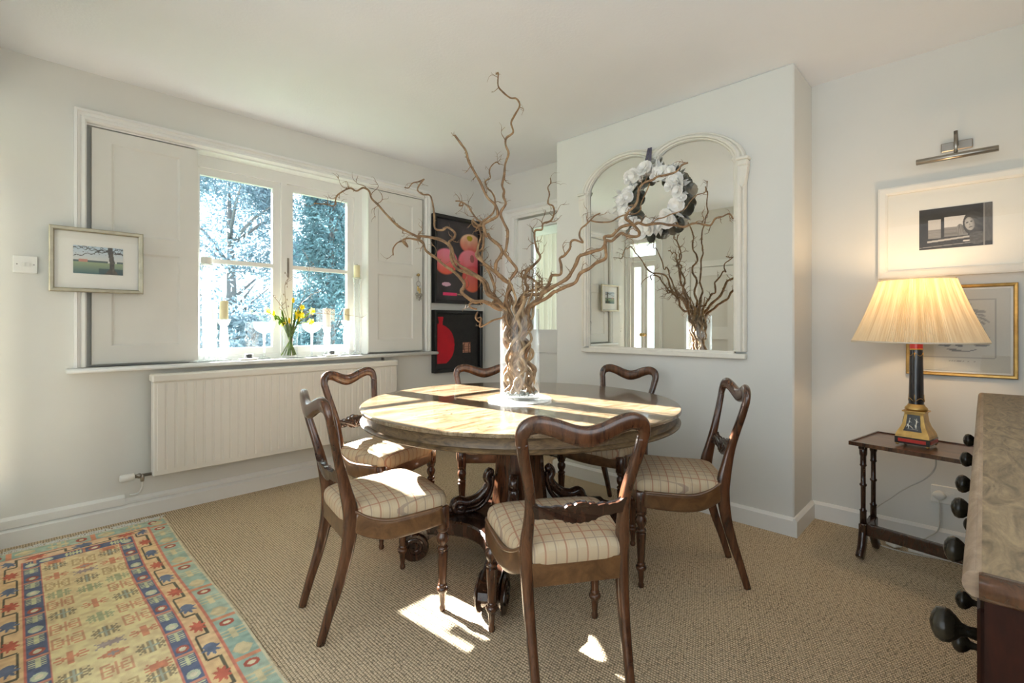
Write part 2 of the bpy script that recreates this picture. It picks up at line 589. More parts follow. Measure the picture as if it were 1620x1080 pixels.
M['leafA'] = leafmat('bush_leaves', (.13, .21, .26), (.34, .46, .53), .5)
M['leafB'] = leafmat('conifer_leaves', (.09, .20, .24), (.24, .42, .47), .45)
M['stem'] = leafmat('green_stems', (.09, .18, .03), (.25, .38, .08), .4, 30)
M['petal'] = leafmat('daffodil_petals', (.85, .66, .03), (.92, .78, .08), .4, 30)
M['curtain'] = leafmat('curtain_linen', (.78, .74, .64), (.83, .79, .69), .35, 6)
M['paper'] = leafmat('wreath_paper', (.80, .80, .77), (.86, .86, .83), .25, 20)
M['paperflower'] = simple('wreath_flower_paper', (.88, .87, .84), .8, var=.03, scale=30)
M['lawn'] = leafmat('lawn_grass', (.05, .10, .05), (.10, .17, .08), .1, 6)
# ---------------------------------------------------------------- the room
H = 2.515
WN = 3.543      # window wall
XM = 2.888      # chimney breast face
XR = 3.257      # wall of the right alcove
XA = 3.235      # wall of the left alcove
XW = -0.15


def struct(mb, name, mat, label=None, parent=None):
    return mb.build(name, mat, parent, label=label, kind=None if parent else 'structure')


mb = MB(); mb.box(-1.8, 3.3, -.8, 3.6, -.12, 0)
struct(mb, 'floor', M['carpet'], 'sisal carpet of small beige nubs covering the whole floor')
mb = MB(); mb.box(-1.8, 5.0, -.8, 4.6, H, H + .15)
struct(mb, 'ceiling', M['ceiling'], 'off-white emulsioned ceiling')

mb = MB()
x0, x1 = -.35, 3.6
mb.box(x0, .275, WN, 3.86, 0, H); mb.box(2.525, x1, WN, 3.86, 0, H)
mb.box(.275, 2.525, WN, 3.86, 2.235, H); mb.box(.275, 2.525, WN, 3.86, 0, .862)
mb.box(.275, .792, 3.60, 3.86, .862, 2.235); mb.box(1.993, 2.525, 3.60, 3.86, .862, 2.235)
struct(mb, 'wall_north', M['wall'], 'white wall with the shuttered garden window')
mb = MB()
mb.box(-.35, XW, 3.505, WN, 0, H); mb.box(-.35, XW, 1.9, 3.075, 0, H); mb.box(-.35, XW, 3.075, 3.505, 2.27, H)
struct(mb, 'wall_west', M['wall'], 'white wall seen only in the mirror, with narrow glazed doors')
mb = MB(); mb.box(-1.8, -.35, 1.9, 2.1, 0, H)
struct(mb, 'wall_hall', M['wall'])
mb = MB()
mb.box(-1.8, -1.6, -.8, 1.9, 0, .35); mb.box(-1.8, -1.6, -.8, 1.9, 2.44, H); mb.box(-1.8, -1.6, 1.65, 1.9, .35, 2.44); mb.box(-1.8, -1.6, -.8, -.62, .35, 2.44)  # unseen hall wall, its wide opening added to bring in fill daylight
struct(mb, 'wall_hall_west', M['wall'])
mb = MB()
mb.box(-1.6, -.35, -.8, -.62, 0, H); mb.box(1.7, XR, -.8, -.62, 0, H); mb.box(-.35, 1.7, -.8, -.62, 0, 1.05); mb.box(-.35, 1.7, -.8, -.62, 2.15, H)  # unseen wall; the gap in it is added to brighten the room
struct(mb, 'wall_south', M['wall'])
mb = MB(); mb.box(XR, 3.45, -.8, .724, 0, H)
struct(mb, 'wall_east', M['wall'], 'white wall behind the lit lamp and hung pictures')
mb = MB(); mb.bbox(XM, 3.45, .724, 2.343, 0, H, .008)
struct(mb, 'wall_chimney', M['wall'], 'white chimney breast carrying the big arched mirror')
mb = MB()
mb.box(XA, 3.45, 3.11, WN, 0, H); mb.box(XA, 3.45, 2.343, 3.11, 2.105, H); mb.box(XA, 3.45, 2.343, 2.39, 0, 2.105)
struct(mb, 'wall_alcove', M['wall'], 'white alcove wall around the half-glazed door')


def board(mb, x0, y0, x1, y1, h, t, z0=0, mi=0):
    """skirting from (x0,y0) to (x1,y1); thickness t to the left of travel, sloped top"""
    a = Vector((x0, y0)); b = Vector((x1, y1)); d = (b - a).normalized(); n = Vector((-d.y, d.x))
    vs = []
    for p in (a, b):
        for off, z in ((0, z0), (t, z0), (t, z0 + h - .014), (t * .35, z0 + h), (0, z0 + h)):
            q = p + n * off
            vs.append((q.x, q.y, z))
    fs = [(0, 1, 6, 5), (1, 2, 7, 6), (2, 3, 8, 7), (3, 4, 9, 8), (4, 0, 5, 9), (4, 3, 2, 1, 0), (5, 6, 7, 8, 9)]
    mb.add(vs, fs, mi)


mb = MB(); board(mb, 3.21, WN, XW, WN, .090, .030); board(mb, .44, WN, XW, WN, .054, .022, .0925); board(mb, 3.2, WN, .441, WN, .03, .016, .0925)
struct(mb, 'baseboard_north', M['trim'])
mb = MB(); board(mb, XM, .724, XM, 2.343, .098, .020)
board(mb, XR, .724, XM - .020, .724, .098, .020); board(mb, XM - .020, 2.343, XA, 2.343, .098, .020)
struct(mb, 'baseboard_chimney', M['trim'])
mb = MB(); board(mb, XR, -.62, XR, .724, .098, .020)
struct(mb, 'baseboard_east', M['trim'])
mb = MB(); board(mb, XA, 3.25, XA, WN, .098, .02)
struct(mb, 'baseboard_alcove', M['trim'])
mb = MB(); board(mb, XW, 1.95, XW, 1.9, .098, .02)
struct(mb, 'baseboard_west', M['trim'])


# ---- architrave round the shuttered window: three-step moulding
def frame_moulding(mb, outer, inner, steps, place):
    """mitred frame; outer/inner = (a0,a1,b0,b1); steps = list of (fraction from outer, height)"""
    def ring(f, h):
        a0 = outer[0] + (inner[0] - outer[0]) * f; a1 = outer[1] + (inner[1] - outer[1]) * f
        b0 = outer[2] + (inner[2] - outer[2]) * f; b1 = outer[3] + (inner[3] - outer[3]) * f
        return [place(a0, b0, h), place(a1, b0, h), place(a1, b1, h), place(a0, b1, h)]
    vs = []
    for f, h in steps: vs += ring(f, h)
    fs = []
    for k in range(len(steps) - 1):
        for i in range(4):
            j = (i + 1) % 4
            fs.append((k * 4 + i, k * 4 + j, (k + 1) * 4 + j, (k + 1) * 4 + i))
    k = len(steps) - 1
    for i in range(4):
        j = (i + 1) % 4
        fs.append((k * 4 + i, k * 4 + j, j, i))
    mb.add(vs, fs)


mb = MB()
frame_moulding(mb, (.223, 2.574, .60, 2.300), (.275, 2.525, .60, 2.236),
               [(0, 0), (0, .030), (.22, .034), (.30, .024), (.5, .020), (.60, .026), (.85, .030), (.92, .022), (1, .016), (1, 0)],
               lambda a, b, h: (a, WN - h, b))
mb.v = [(x, y, max(z, .888)) for x, y, z in mb.v]
struct(mb, 'trim_1', M['trim'], 'white moulded architrave framing the window and its shutters')
mb = MB()
mb.sweep([(.192, 3.462, .874), (2.610, 3.462, .874)], (.0125, .014), 12, ref=(0, 1, 0))
mb.box(.192, 2.610, 3.462, WN, .8615, .8865); mb.box(.276, 2.524, WN, 3.66, .8625, .8865)
struct(mb, 'trim_2', M['trim'], 'white window sill board above the radiator')
mb = MB()
mb.box(.276, 2.524, WN + .001, 3.66, 2.226, 2.2345)
mb.box(.792, .806, WN + .06, 3.70, .8865, 2.226); mb.box(1.979, 1.993, WN + .012, 3.70, .8865, 2.226)
struct(mb, 'trim_3', M['trim'], 'white reveal lining of the window opening')

# ---- window_1: box frame with two side-by-side sashes
wn = MB()
wn.box(.806, 1.979, 3.645, 3.76, .8865, .918); wn.box(.806, 1.979, 3.645, 3.76, 2.150, 2.235)
wn.box(.806, .824, 3.645, 3.76, .918, 2.150); wn.box(1.915, 1.979, 3.645, 3.76, .918, 2.150)
wn.box(1.345, 1.385, 3.640, 3.76, .918, 2.150)
wn.box(.79, 2.0, 3.76, 3.86, .80, .905)
W1 = wn.build('window_1', M['trim'], None, label='white casement window with two four-light sashes looking on the garden', kind='structure')
for (a, b) in ((.824, 1.345), (1.385, 1.915)):
    s = MB()
    s.box(a, a + (.018 if a < 1 else .051), 3.664, 3.70, .918, 2.150); s.box(b - .051, b, 3.664, 3.70, .918, 2.150)
    a2 = a + (.018 if a < 1 else .051); b2 = b - .051
    s.box(a2, b2, 3.665, 3.699, .918, .964); s.box(a2, b2, 3.665, 3.699, 2.104, 2.150)
    s.box(a2, b2, 3.667, 3.697, 1.532, 1.560)
    s.build('sash', M['trim'], W1)
    g = MB(); g.box(a + .01, b - .01, 3.681, 3.685, .93, 2.14)
    g.build('pane', M['glass'], W1)
h_ = MB(); h_.box(1.392, 1.400, 3.640, 3.66, 1.50, 1.58); h_.box(1.388, 1.404, 3.650, 3.665, 1.47, 1.61)
h_.build('window_catch', M['steel'], W1)

# ---- shutters


def shutter(name, x0, x1, hinge_gap, label):
    r = empty(name, (x0, 3.552, .9), 0, label, 'shutter', 'panelled window shutters')
    W = x1 - x0
    z0, z1 = 0.0, 1.318
    mb = MB()
    st = .095 if W > .51 else .095
    mb.box(0, W, 0, .028, z0, z1)           # backing slab
    # raised stiles and rails leave sunk panels
    t = -.010
    mb.box(0, .085, t, 0, z0, z1); mb.box(W - .095, W, t, 0, z0, z1)
    mb.box(.085, W - .095, t, 0, z1 - .070, z1); mb.box(.085, W - .095, t, 0, z0, z0 + .100); mb.box(.085, W - .095, t, 0, .640, .735)
    o = mb.build('shutter_panel', M['shutter'], r)
    for (b0, b1) in ((.100, .640), (.735, z1 - .070)):
        f = MB()
        frame_moulding(f, (.085, W - .095, b0, b1), (.099, W - .109, b0 + .014, b1 - .014), [(0, 0), (0, .010), (.35, .007), (.6, .003), (1, .001), (1, 0)],
                       lambda a, b, h: (a, -h, b))
        f.build('panel_moulding', M['shutter'], r)
    return r


shutter('window_shutter', .297, .805, 0, 'white panelled shutter left of the window panes, partly behind the tree picture')
shutter('window_shutter', 1.981, 2.503, 0, 'white panelled shutter right of the window panes, with keys hanging on it')

# ---- half-glazed door in the alcove
dr = MB()
X = 3.262
dr.box(X, X + .04, 2.40, 2.50, 0, 2.088); dr.box(X, X + .04, 2.942, 3.10, 0, 2.088)
dr.box(X, X + .04, 2.50, 2.942, 2.0, 2.088); dr.box(X, X + .04, 2.50, 2.942, .88, 1.080); dr.box(X, X + .04, 2.50, 2.942, 0, .22)
dr.box(X + .012, X + .03, 2.50, 2.942, .22, .88)
D1 = dr.build('door_1', M['trim'], None, label='white half-glazed door in the alcove behind the vase', kind='structure')
f = MB(); frame_moulding(f, (2.50, 2.942, .22, .88), (2.52, 2.922, .24, .86), [(0, 0), (0, .014), (.4, .006), (1, .003), (1, 0)], lambda a, b, h: (X + .012 - h, a, b))
f.build('panel_moulding', M['trim'], D1)
g = MB(); g.box(X + .018, X + .022, 2.495, 2.947, 1.07, 2.01)
g.build('pane', M['glass'], D1)
mb = MB()
frame_moulding(mb, (2.346, 3.250, -.4, 2.190), (2.392, 3.108, -.4, 2.098), [(0, 0), (0, .030), (.25, .034), (.4, .022), (.7, .018), (.8, .026), (1, .018), (1, 0)],
               lambda a, b, h: (XA - h, a, b))
mb.v = [(x, y, max(z, 0)) for x, y, z in mb.v]
mb.box(XA, XA + .027, 3.098, 3.112, 0, 2.105)
struct(mb, 'trim_4', M['trim'], 'white moulded casing of the half-glazed door')

# ---- room beyond the alcove door
mb = MB()
mb.box(3.45, 5.2, 2.2, 2.3, 0, H); mb.box(3.45, 5.2, 4.5, 4.6, 0, H)
mb.box(4.75, 4.9, 2.3, 3.1, 0, H); mb.box(4.75, 4.9, 4.4, 4.5, 0, H); mb.box(4.75, 4.9, 3.1, 4.4, 0, .9); mb.box(4.75, 4.9, 3.1, 4.4, 2.4, H)
mb.box(3.3, 4.9, 2.3, 4.5, -.1, 0)
struct(mb, 'wall_beyond', M['wall'])
cu = empty('curtain', (4.45, 3.6, .02), 0, 'cream pleated curtain with a pelmet, seen through the glass of the alcove door', 'curtain')
c = MB()
n = 160
vs = []
for z in (0, 2.2):
    for i in range(n + 1):
        y = -.55 + .87 * i / n
        x = .028 * sin(i * .55) + .012 * sin(i * .21 + 1)
        vs.append((x, y, z))
fs = [(i, i + 1, n + 1 + i + 1, n + 1 + i) for i in range(n)]
c.add(vs, fs, 0, True)
c.build('curtain_drop', M['curtain'], cu)
c = MB(); c.box(-.07, -.05, -.62, .40, 2.17, 2.44); c.box(-.07, .22, .38, .40, 2.17, 2.44)
c.build('pelmet', M['whiteplastic'], cu)

# ---- narrow glazed double doors, seen in the mirror
fr = MB()
fr.box(-.30, XW, 3.075, 3.10, 0, 2.27); fr.box(-.30, XW, 3.48, 3.505, 0, 2.27); fr.box(-.30, XW, 3.10, 3.48, 2.225, 2.27); fr.box(-.26, XW, 3.10, 3.48, 1.985, 2.045)
D2 = fr.build('door_2', M['trim'], None, label='narrow white glazed double doors with a fanlight, reflected in the mirror', kind='structure')
for a, b in ((3.10, 3.285), (3.295, 3.48)):
    s = MB()
    s.box(-.225, -.19, a, a + .04, 0, 1.98); s.box(-.225, -.19, b - .04, b, 0, 1.98); s.box(-.224, -.191, a + .04, b - .04, 1.91, 1.98); s.box(-.224, -.191, a + .04, b - .04, 0, .25)
    s.build('door_leaf', M['trim'], D2)
    g = MB(); g.box(-.21, -.206, a + .03, b - .03, .24, 1.92)
    g.build('pane', M['glass'], D2)
g = MB(); g.box(-.21, -.206, 3.10, 3.48, 2.04, 2.23); g.build('fanlight_pane', M['glass'], D2)
k = MB()
for y in (3.27, 3.31):
    k.lathe([(0, .018), (.006, .018), (.008, .008), (.03, .008), (.036, .02), (.05, .024), (.062, .018), (.066, 0.001)], 16, (-.19, y, .99), axis='x')
k.build('door_knob', M['brass'], D2)
mb = MB()
frame_moulding(mb, (3.00, 3.54, -.4, 2.36), (3.075, 3.505, -.4, 2.27), [(0, 0), (0, .03), (.3, .034), (.5, .02), (1, .015), (1, 0)], lambda a, b, h: (XW + h, a, b))
mb.v = [(x, y, max(z, 0)) for x, y, z in mb.v]
struct(mb, 'trim_5', M['trim'])
mb = MB()
mb.box(XW, XW + .03, 2.0, 2.07, 0, 1.9); mb.box(XW, XW + .03, 2.63, 2.70, 0, 1.9); mb.box(XW, XW + .03, 2.07, 2.63, 1.83, 1.9)
mb.box(XW, XW + .018, 2.09, 2.17, .02, 1.82); mb.box(XW, XW + .018, 2.53, 2.61, .02, 1.82); mb.box(XW, XW + .018, 2.17, 2.53, 1.72, 1.82); mb.box(XW, XW + .018, 2.17, 2.53, .95, 1.1); mb.box(XW, XW + .018, 2.17, 2.53, .02, .2)
struct(mb, 'door_3', M['trim'], 'white panelled door reflected in the right half of the mirror')

# ---------------------------------------------------------------- the garden
M['trunk'] = simple('tree_bark', (.16, .17, .18), .9)
random.seed(4)
mb = MB(); mb.box(-14, 16, 3.9, 24, -.35, -.25)
tag(mb.build('garden_lawn', M['lawn']), 'lawn outside the window', 'lawn', kind='stuff')


def tree(name, label, x, y, h, r, n, leaf, mat, shape):
    t = empty(name, (x, y, -.25), 0, label, 'tree', 'trees in the garden')
    tr = MB(); tr.sweep([(0, 0, 0), (.05, .03, h * .4), (0, 0, h * .85)], [(r * .10, r * .10), (r * .07, r * .07), (.02, .02)], 8)
    for k in range(14):
        a = random.uniform(0, TAU); z = h * random.uniform(.15, .7); q = shape(z / h) * r * .9
        tr.sweep([(0, 0, z), (cos(a) * q * .5, sin(a) * q * .5, z + .1 * h), (cos(a) * q, sin(a) * q, z + .16 * h)], [(r * .03, r * .03), (r * .02, r * .02), (.008, .008)], 5)
    tr.build('trunk', M['trunk'], t)
    lf = MB()
    vs = []; fs = []
    clumps = [(random.uniform(0, TAU), random.random(), random.uniform(.5, 1)) for _ in range(90)]
    for i in range(n):
        ca, cz, cr = random.choice(clumps)
        z = h * min(1, max(.05, cz + random.gauss(0, .035)))
        q = shape(z / h) * r * cr
        a = ca + random.gauss(0, .25)
        p = Vector((q * cos(a) + random.gauss(0, .12 * r), q * sin(a) + random.gauss(0, .12 * r), z))
        d = Vector((random.gauss(0, 1), random.gauss(0, 1), random.gauss(0, 1))).normalized()
        e = d.orthogonal().normalized() * leaf * random.uniform(.3, .5)
        d = d * leaf * random.uniform(.7, 1.2)
        b = len(vs)
        vs += [p - d, p + e, p + d, p - e]
        fs.append((b, b + 1, b + 2, b + 3))
    lf.add(vs, fs)
    lf.build('foliage', mat, t)


tree('garden_tree', 'broad pale leafy tree beyond the left window sash', 2.9, 10.5, 4.9, 1.35, 26000, .062, M['leafA'], lambda t: sqrt(max(0, 1 - (2 * t - .9) ** 2 * .8)))
tree('garden_tree', 'tall blue-green conifer beyond the right window sash', 3.9, 8.3, 5.0, .72, 22000, .050, M['leafB'], lambda t: (1 - t * .55) if t > .1 else .8)
tree('garden_tree', 'lower loose bush under the trees outside the left sash', 1.9, 7.6, 1.5, .8, 7000, .05, M['leafA'], lambda t: sqrt(max(0, 1 - (t - .3) ** 2)))
tree('garden_tree', 'hedge-like evergreen at the right edge of the window view', 6.3, 11.6, 4.4, 1.6, 12000, .08, M['leafB'], lambda t: sqrt(max(0, 1 - (t - .2) ** 2)))
# ---------------------------------------------------------------- radiator
r = empty('radiator', (.553, 3.40, .253), 0, 'long cream convector radiator with a ribbed front under the window sill', 'radiator')
W, Hh = 1.603, .583
mb = MB()
mb.bbox(0, W, .0, .075, 0, Hh - .045, .004)
mb.build('radiator_body', M['rad'], r)
mb = MB()
n = 33
for i in range(n):
    x = .012 + (W - .024) * i / n
    w = (W - .024) / n
    mb.prism([(x + .004, 0), (x + .007, -.004), (x + w - .007, -.004), (x + w - .004, 0)], lambda u, v, t: (u, v, t), .03, Hh - .055)
mb.build('ribbed_front', M['rad'], r)
mb = MB(); mb.bbox(-.008, W + .008, -.012, .085, Hh - .045, Hh, .008)
mb.build('top_cap', M['rad'], r)
for x in (.2, W - .23):
    mb = MB(); mb.box(x, x + .03, .075, .142, .1, .45); mb.build('wall_bracket', M['steel'], r)
mb = MB(); mb.box(W - .09, W - .084, .05, .09, Hh, Hh + .022); mb.build('bleed_pin', M['steel'], r)
v = empty('radiator_valve', (.508, 3.445, .262), 0, 'white ribbed thermostat valve at the left end of the radiator', 'radiator valve')
mb = MB()
mb.lathe([(-.102, .014), (-.098, .020), (-.060, .022), (-.040, .021), (-.034, .014)], 24, mod=lambda i, z: 1 - .07 * (i % 2), axis='x')
mb.build('valve_head', M['whiteplastic'], v)
mb = MB(); mb.lathe([(-.034, .010), (-.022, .011), (-.020, .014), (-.008, .014), (-.006, .009), (.044, .009)], 16, axis='x')
mb.lathe([(-.030, .009), (-.008, .011), (.012, .009)], 12, (0, 0, -.004))
mb.build('valve_body', M['steel'], v)
mb = MB(); mb.sweep(spline([(0, 0, -.03), (0, .005, -.07), (-.012, .03, -.105), (-.03, .065, -.118), (-.045, .083, -.12)]), .0055, 10)
mb.build('valve_pipe', M['whiteplastic'], v)

# ---------------------------------------------------------------- round pedestal table
TC = (1.79, 1.69)
TR = .777
T = empty('dining_table', (TC[0], TC[1], 0), 0, 'round rosewood tilt-top table on a carved pedestal, six chairs round it', 'table')
mb = MB(); mb.lathe([(.722, TR - .02), (.7225, TR - .004), (.726, TR), (.736, TR), (.7395, TR - .003), (.740, TR - .008)], 128)
mb.build('table_top', M['veneer'], T, sharp=40)
mb = MB()
mb.lathe([(.660, TR - .05), (.664, TR - .012), (.668, TR - .004), (.674, TR - .002), (.679, TR - .008), (.681, TR - .024), (.7, TR - .028), (.7215, TR - .024)], 128)
mb.build('table_apron', M['veneer_side'], T, sharp=40)
c = MB()
R1 = Matrix.Rotation(math.radians(35), 3, 'Z')


def sq(w): return [(w, -w * .25), (w * .92, w * .25), (w * .25, w * .92), (-w * .25, w), (-w * .92, w * .25), (-w, -w * .25), (-w * .25, -w * .92), (w * .25, -w)]


vs = []
for z, w in ((.19, .150), (.21, .150), (.215, .138), (.40, .120), (.61, .108), (.615, .125), (.64, .14), (.66, .16)):
    vs += [tuple(R1 @ Vector((x, y, z))) for x, y in sq(w)]
fs = [(k * 8 + i, k * 8 + (i + 1) % 8, k * 8 + 8 + (i + 1) % 8, k * 8 + 8 + i) for k in range(7) for i in range(8)]
fs += [tuple(range(7, -1, -1)), tuple(range(56, 64))]
c.add(vs, fs)
c.build('pedestal_column', M['wood'], T)
ARMS = [148, 213, 328, 33]
pts = []
order = [213, 328, 33 + 360, 148 + 360]
out = []
for i, a in enumerate(order):
    b = order[(i + 1) % 4] + (360 if i == 3 else 0)
    ra, rb = math.radians(a), math.radians(b)
    L = .47
    wd = .055
    pa = Vector((cos(ra), sin(ra))) * L; na = Vector((-sin(ra), cos(ra)))
    pb = Vector((cos(rb), sin(rb))) * L; nb = Vector((-sin(rb), cos(rb)))
    p0 = pa + na * wd; p3 = pb - nb * wd
    m_ = (ra + rb) / 2
    g_ = (rb - ra)
    mid = Vector((cos(m_), sin(m_))) * (.13 if g_ > 1.4 else .22)
    for k in range(13):
        t = k / 12
        q = p0 * (1 - t) ** 2 + mid * 2 * t * (1 - t) + p3 * t * t
        out.append((q.x, q.y))
mb = MB(); mb.prism(out, lambda u, v, t: (u, v, t), .125, .195, bev=.008)
mb.build('pedestal_platform', M['darkwood'], T)
for a in ARMS:
    ra = math.radians(a)
    ft = MB()
    # scroll foot: a roll lying across the arm, with cheeks and a knuckle above
    Rm = Matrix.Rotation(ra, 3, 'Z')

    def P(u, v, z, Rm=Rm): return tuple(Rm @ Vector((u, v, z)))
    prof = [(-.055, .001), (-.055, .060), (-.047, .066), (-.040, .060), (-.034, .048), (.034, .048), (.040, .060), (.047, .066), (.055, .060), (.055, .001)]
    b0 = len(ft.v)
    ft.lathe(prof, 28, (0, 0, 0), axis='y')
    k_ = 1.18 if a == 213 else 1.0; FO = .585 if a == 213 else .525
    ft.v[b0:] = [P(x * k_ + FO, y, z * k_ + .067 * k_) for x, y, z in ft.v[b0:]]
    for s in (-1, 1):
        sp = []
        for k in range(40):
            th = k * .33; rr = .050 * (1 - k / 44)
            sp.append(P(FO + rr * k_ * cos(th), s * .056, .067 * k_ + rr * k_ * sin(th)))
        ft.sweep(sp, .005, 6)
    pr = [(.40, .175), (.47, .175), (.535, .15), (.575, .125), (.58, .10), (.52, .09), (.46, .10), (.42, .12), (.395, .14)]
    ft.prism(pr, lambda u, v, t: P(u + (FO - .515) * (u - .39) / .125, t, v), -.040, .040, bev=.006)
    ft.build('scroll_foot', M['darkwood'], T, sharp=40)
    sc_ = MB()
    # S-scroll bracket from the column down onto the platform
    path = spline([(.150, 0, .40), (.165, 0, .385), (.172, 0, .36), (.160, 0, .335), (.175, 0, .30), (.215, 0, .262), (.27, 0, .245), (.315, 0, .255), (.335, 0, .235), (.325, 0, .21), (.295, 0, .205), (.285, 0, .225), (.30, 0, .235)], 5)
    N = len(path)
    sc_.sweep([P(*p) for p in path], [(.014 + .010 * sin(pi * i / N), .022 + .006 * sin(pi * i / N)) for i in range(N)], 10, ref=(Rm @ Vector((0, 1, 0))))
    path = spline([(.33, 0, .20), (.27, 0, .203), (.21, 0, .215), (.165, 0, .26), (.145, 0, .32), (.14, 0, .37)], 5)
    sc_.sweep([P(*p) for p in path], (.012, .020), 10, ref=(Rm @ Vector((0, 1, 0))))
    for q, rad in (((.30, 0, .225), .028), ((.155, 0, .385), .024), ((.35, 0, .215), .02)):
        sc_.ball(P(*q), rad, 12, sc3=(1, 1, .9))
    sc_.build('carved_bracket', M['darkwood'], T)

# ---------------------------------------------------------------- balloon-back chairs


def make_chair():
    C = empty('dining_chair', (0, 0, 0))
    for s in (-1, 1):
        # rear leg runs on into the back post
        pts = [(s * .142, -.235, 0.0, .012, .014), (s * .143, -.205, .10, .013, .016), (s * .146, -.172, .20, .015, .019), (s * .150, -.146, .30, .017, .022),
               (s * .153, -.133, .40, .019, .026), (s * .154, -.135, .46, .018, .027), (s * .150, -.150, .53, .0155, .022), (s * .149, -.166, .60, .015, .018),
               (s * .160, -.184, .67, .0155, .0155), (s * .176, -.202, .74, .017, .014), (s * .184, -.212, .785, .018, .0135)]
        q = spline(pts, 5)
        mb = MB()
        mb.sweep([p[:3] for p in q], [(p[3], p[4]) for p in q], 14, ref=(0, 1, 0), power=3.2)
        mb.build('rear_leg', M['wood'], C)
    # crest rail
    top = [(-.183, -.210, .775, .018, .0135), (-.186, -.216, .803, .020, .014), (-.174, -.222, .830, .024, .015), (-.140, -.228, .841, .026, .016), (-.095, -.234, .831, .027, .016),
           (-.045, -.239, .812, .029, .017), (0, -.241, .803, .031, .018)]
    full = top + [(-p[0],) + p[1:] for p in reversed(top[:-1])]
    q = spline(full, 5)
    mb = MB(); mb.sweep([p[:3] for p in q], [(p[3], p[4]) for p in q], 16, ref=(0, 1, 0), power=2.4)
    mb.build('crest_rail', M['wood'], C)
    # carved cross rail
    half = [(.0, .030), (.014, .028), (.022, .021), (.030, .024), (.042, .022), (.050, .014), (.062, .017), (.075, .018), (.086, .013), (.100, .015), (.115, .014), (.128, .018), (.140, .026), (.148, .022)]
    low = [(.148, -.020), (.130, -.017), (.112, -.013), (.094, -.016), (.080, -.013), (.066, -.015), (.054, -.018), (.046, -.026), (.034, -.025), (.024, -.031), (.012, -.028), (0, -.032)]
    right = half + low
    outl = right + [(-x, z) for x, z in reversed(right[1:-1])]
    mb = MB()
    mb.prism(outl, lambda u, v, t: (u, -.182 + t + (u / .15) ** 2 * .016 - (v) * .30, .570 + v + (u / .146) ** 4 * .006), -.011, .011, bev=.004)
    for s in (-1, 1):
        for (cx, cz, rr) in ((.020, .010, .012), (.020, -.014, .012), (.042, .0, .012), (.066, .0, .010), (.088, -.002, .009), (.110, -.001, .010), (.130, .006, .011)):
            mb.ball((s * cx, -.172 + (cx / .15) ** 2 * .016 - cz * .3, .566 + cz), rr, 10, sc3=(1.1, .75, 1))
    mb.ball((0, -.170, .566), .018, 12, sc3=(1, .75, 1.2))
    mb.build('carved_cross_rail', M['darkwood'], C)
    # seat frame
    mb = MB()
    for s in (-1, 1):
        side = spline([(s * .158, -.125, .420, .010, .036), (s * .176, -.07, .386, .011, .036), (s * .194, .0, .368, .012, .036), (s * .208, .10, .372, .012, .036), (s * .215, .20, .382, .012, .034)], 5)
        mb.sweep([p[:3] for p in side], [(p[3], p[4]) for p in side], 12, ref=(0, 0, 1), power=5)
        lip = [(p[0] + s * .004, p[1], p[2] + p[4] - .002) for p in side]
        mb.sweep(lip, (.009, .007), 8, ref=(0, 0, 1))
    fr = spline([(-.205, .214, .380), (-.10, .226, .376), (0, .230, .374), (.10, .226, .376), (.205, .214, .380)], 4)
    mb.sweep(fr, (.012, .034), 12, ref=(0, 0, 1), power=5)
    mb.box(-.140, .140, -.155, -.130, .345, .415)
    mb.build('seat_frame', M['woodgold'], C)
    # front legs
    for s in (-1, 1):
        mb = MB()
        mb.bbox(s * .200 - .022, s * .200 + .022, .190, .232, .325, .414, .004)
        prof = [(.0, .010), (.006, .0125), (.016, .0125), (.022, .0095), (.040, .0115), (.070, .0145), (.075, .019), (.083, .0225), (.091, .0225), (.096, .0165), (.102, .0185), (.108, .0150)]
        mb.lathe(prof, 24, (s * .200, .211, 0))
        prof = [(.108, .0150), (.14, .0165), (.18, .0185), (.215, .0205), (.232, .0215)]
        mb.lathe(prof, 24, (s * .200, .211, 0), mod=lambda i, z: 1 - .10 * ((i % 3) == 0), cap=False)
        prof = [(.232, .0215), (.236, .0175), (.241, .0205), (.246, .0225), (.251, .0205), (.255, .015), (.262, .016), (.272, .0215), (.284, .0245), (.296, .0235), (.304, .0175), (.309, .017), (.313, .0215), (.320, .0235), (.327, .022)]
        mb.lathe(prof, 24, (s * .200, .211, 0))
        mb.build('front_leg', M['wood'], C, sharp=50)
    # drop-in seat
    N = 64
    mb = MB(); vs = []

    def outline(k, sc_):
        a = TAU * k / N
        e = 2 / 8.0
        x = math.copysign(abs(cos(a)) ** e, cos(a)); y = math.copysign(abs(sin(a)) ** e, sin(a))
        yy = .045 + y * .200 * sc_
        hw = .166 + (.226 - .166) * ((y + 1) / 2)
        return x * hw * sc_, yy - (.012 * x * x if y > 0 else 0), y
    lays = [(.97, .392, .0), (1.0, .408, 0), (1.015, .422, .2), (1.015, .438, .4), (.995, .452, .7), (.95, .462, 1), (.85, .470, 1), (.65, .477, 1), (.35, .481, 1), (.1, .483, 1)]
    for sc_, z, w in lays:
        for k in range(N):
            x, y, yy = outline(k, sc_)
            side = 1 - abs(y - .0) / .24
            vs.append((x, y, z - .006 * w * (abs(x) / .2) ** 2 * max(0, side)))
    fs = [(a * N + k, a * N + (k + 1) % N, a * N + N + (k + 1) % N, a * N + N + k) for a in range(len(lays) - 1) for k in range(N)]
    fs += [tuple(range(N - 1, -1, -1)), tuple((len(lays) - 1) * N + k for k in range(N))]
    mb.add(vs, fs, 0, True)
    mb.build('seat', M['plaid'], C)
    return C


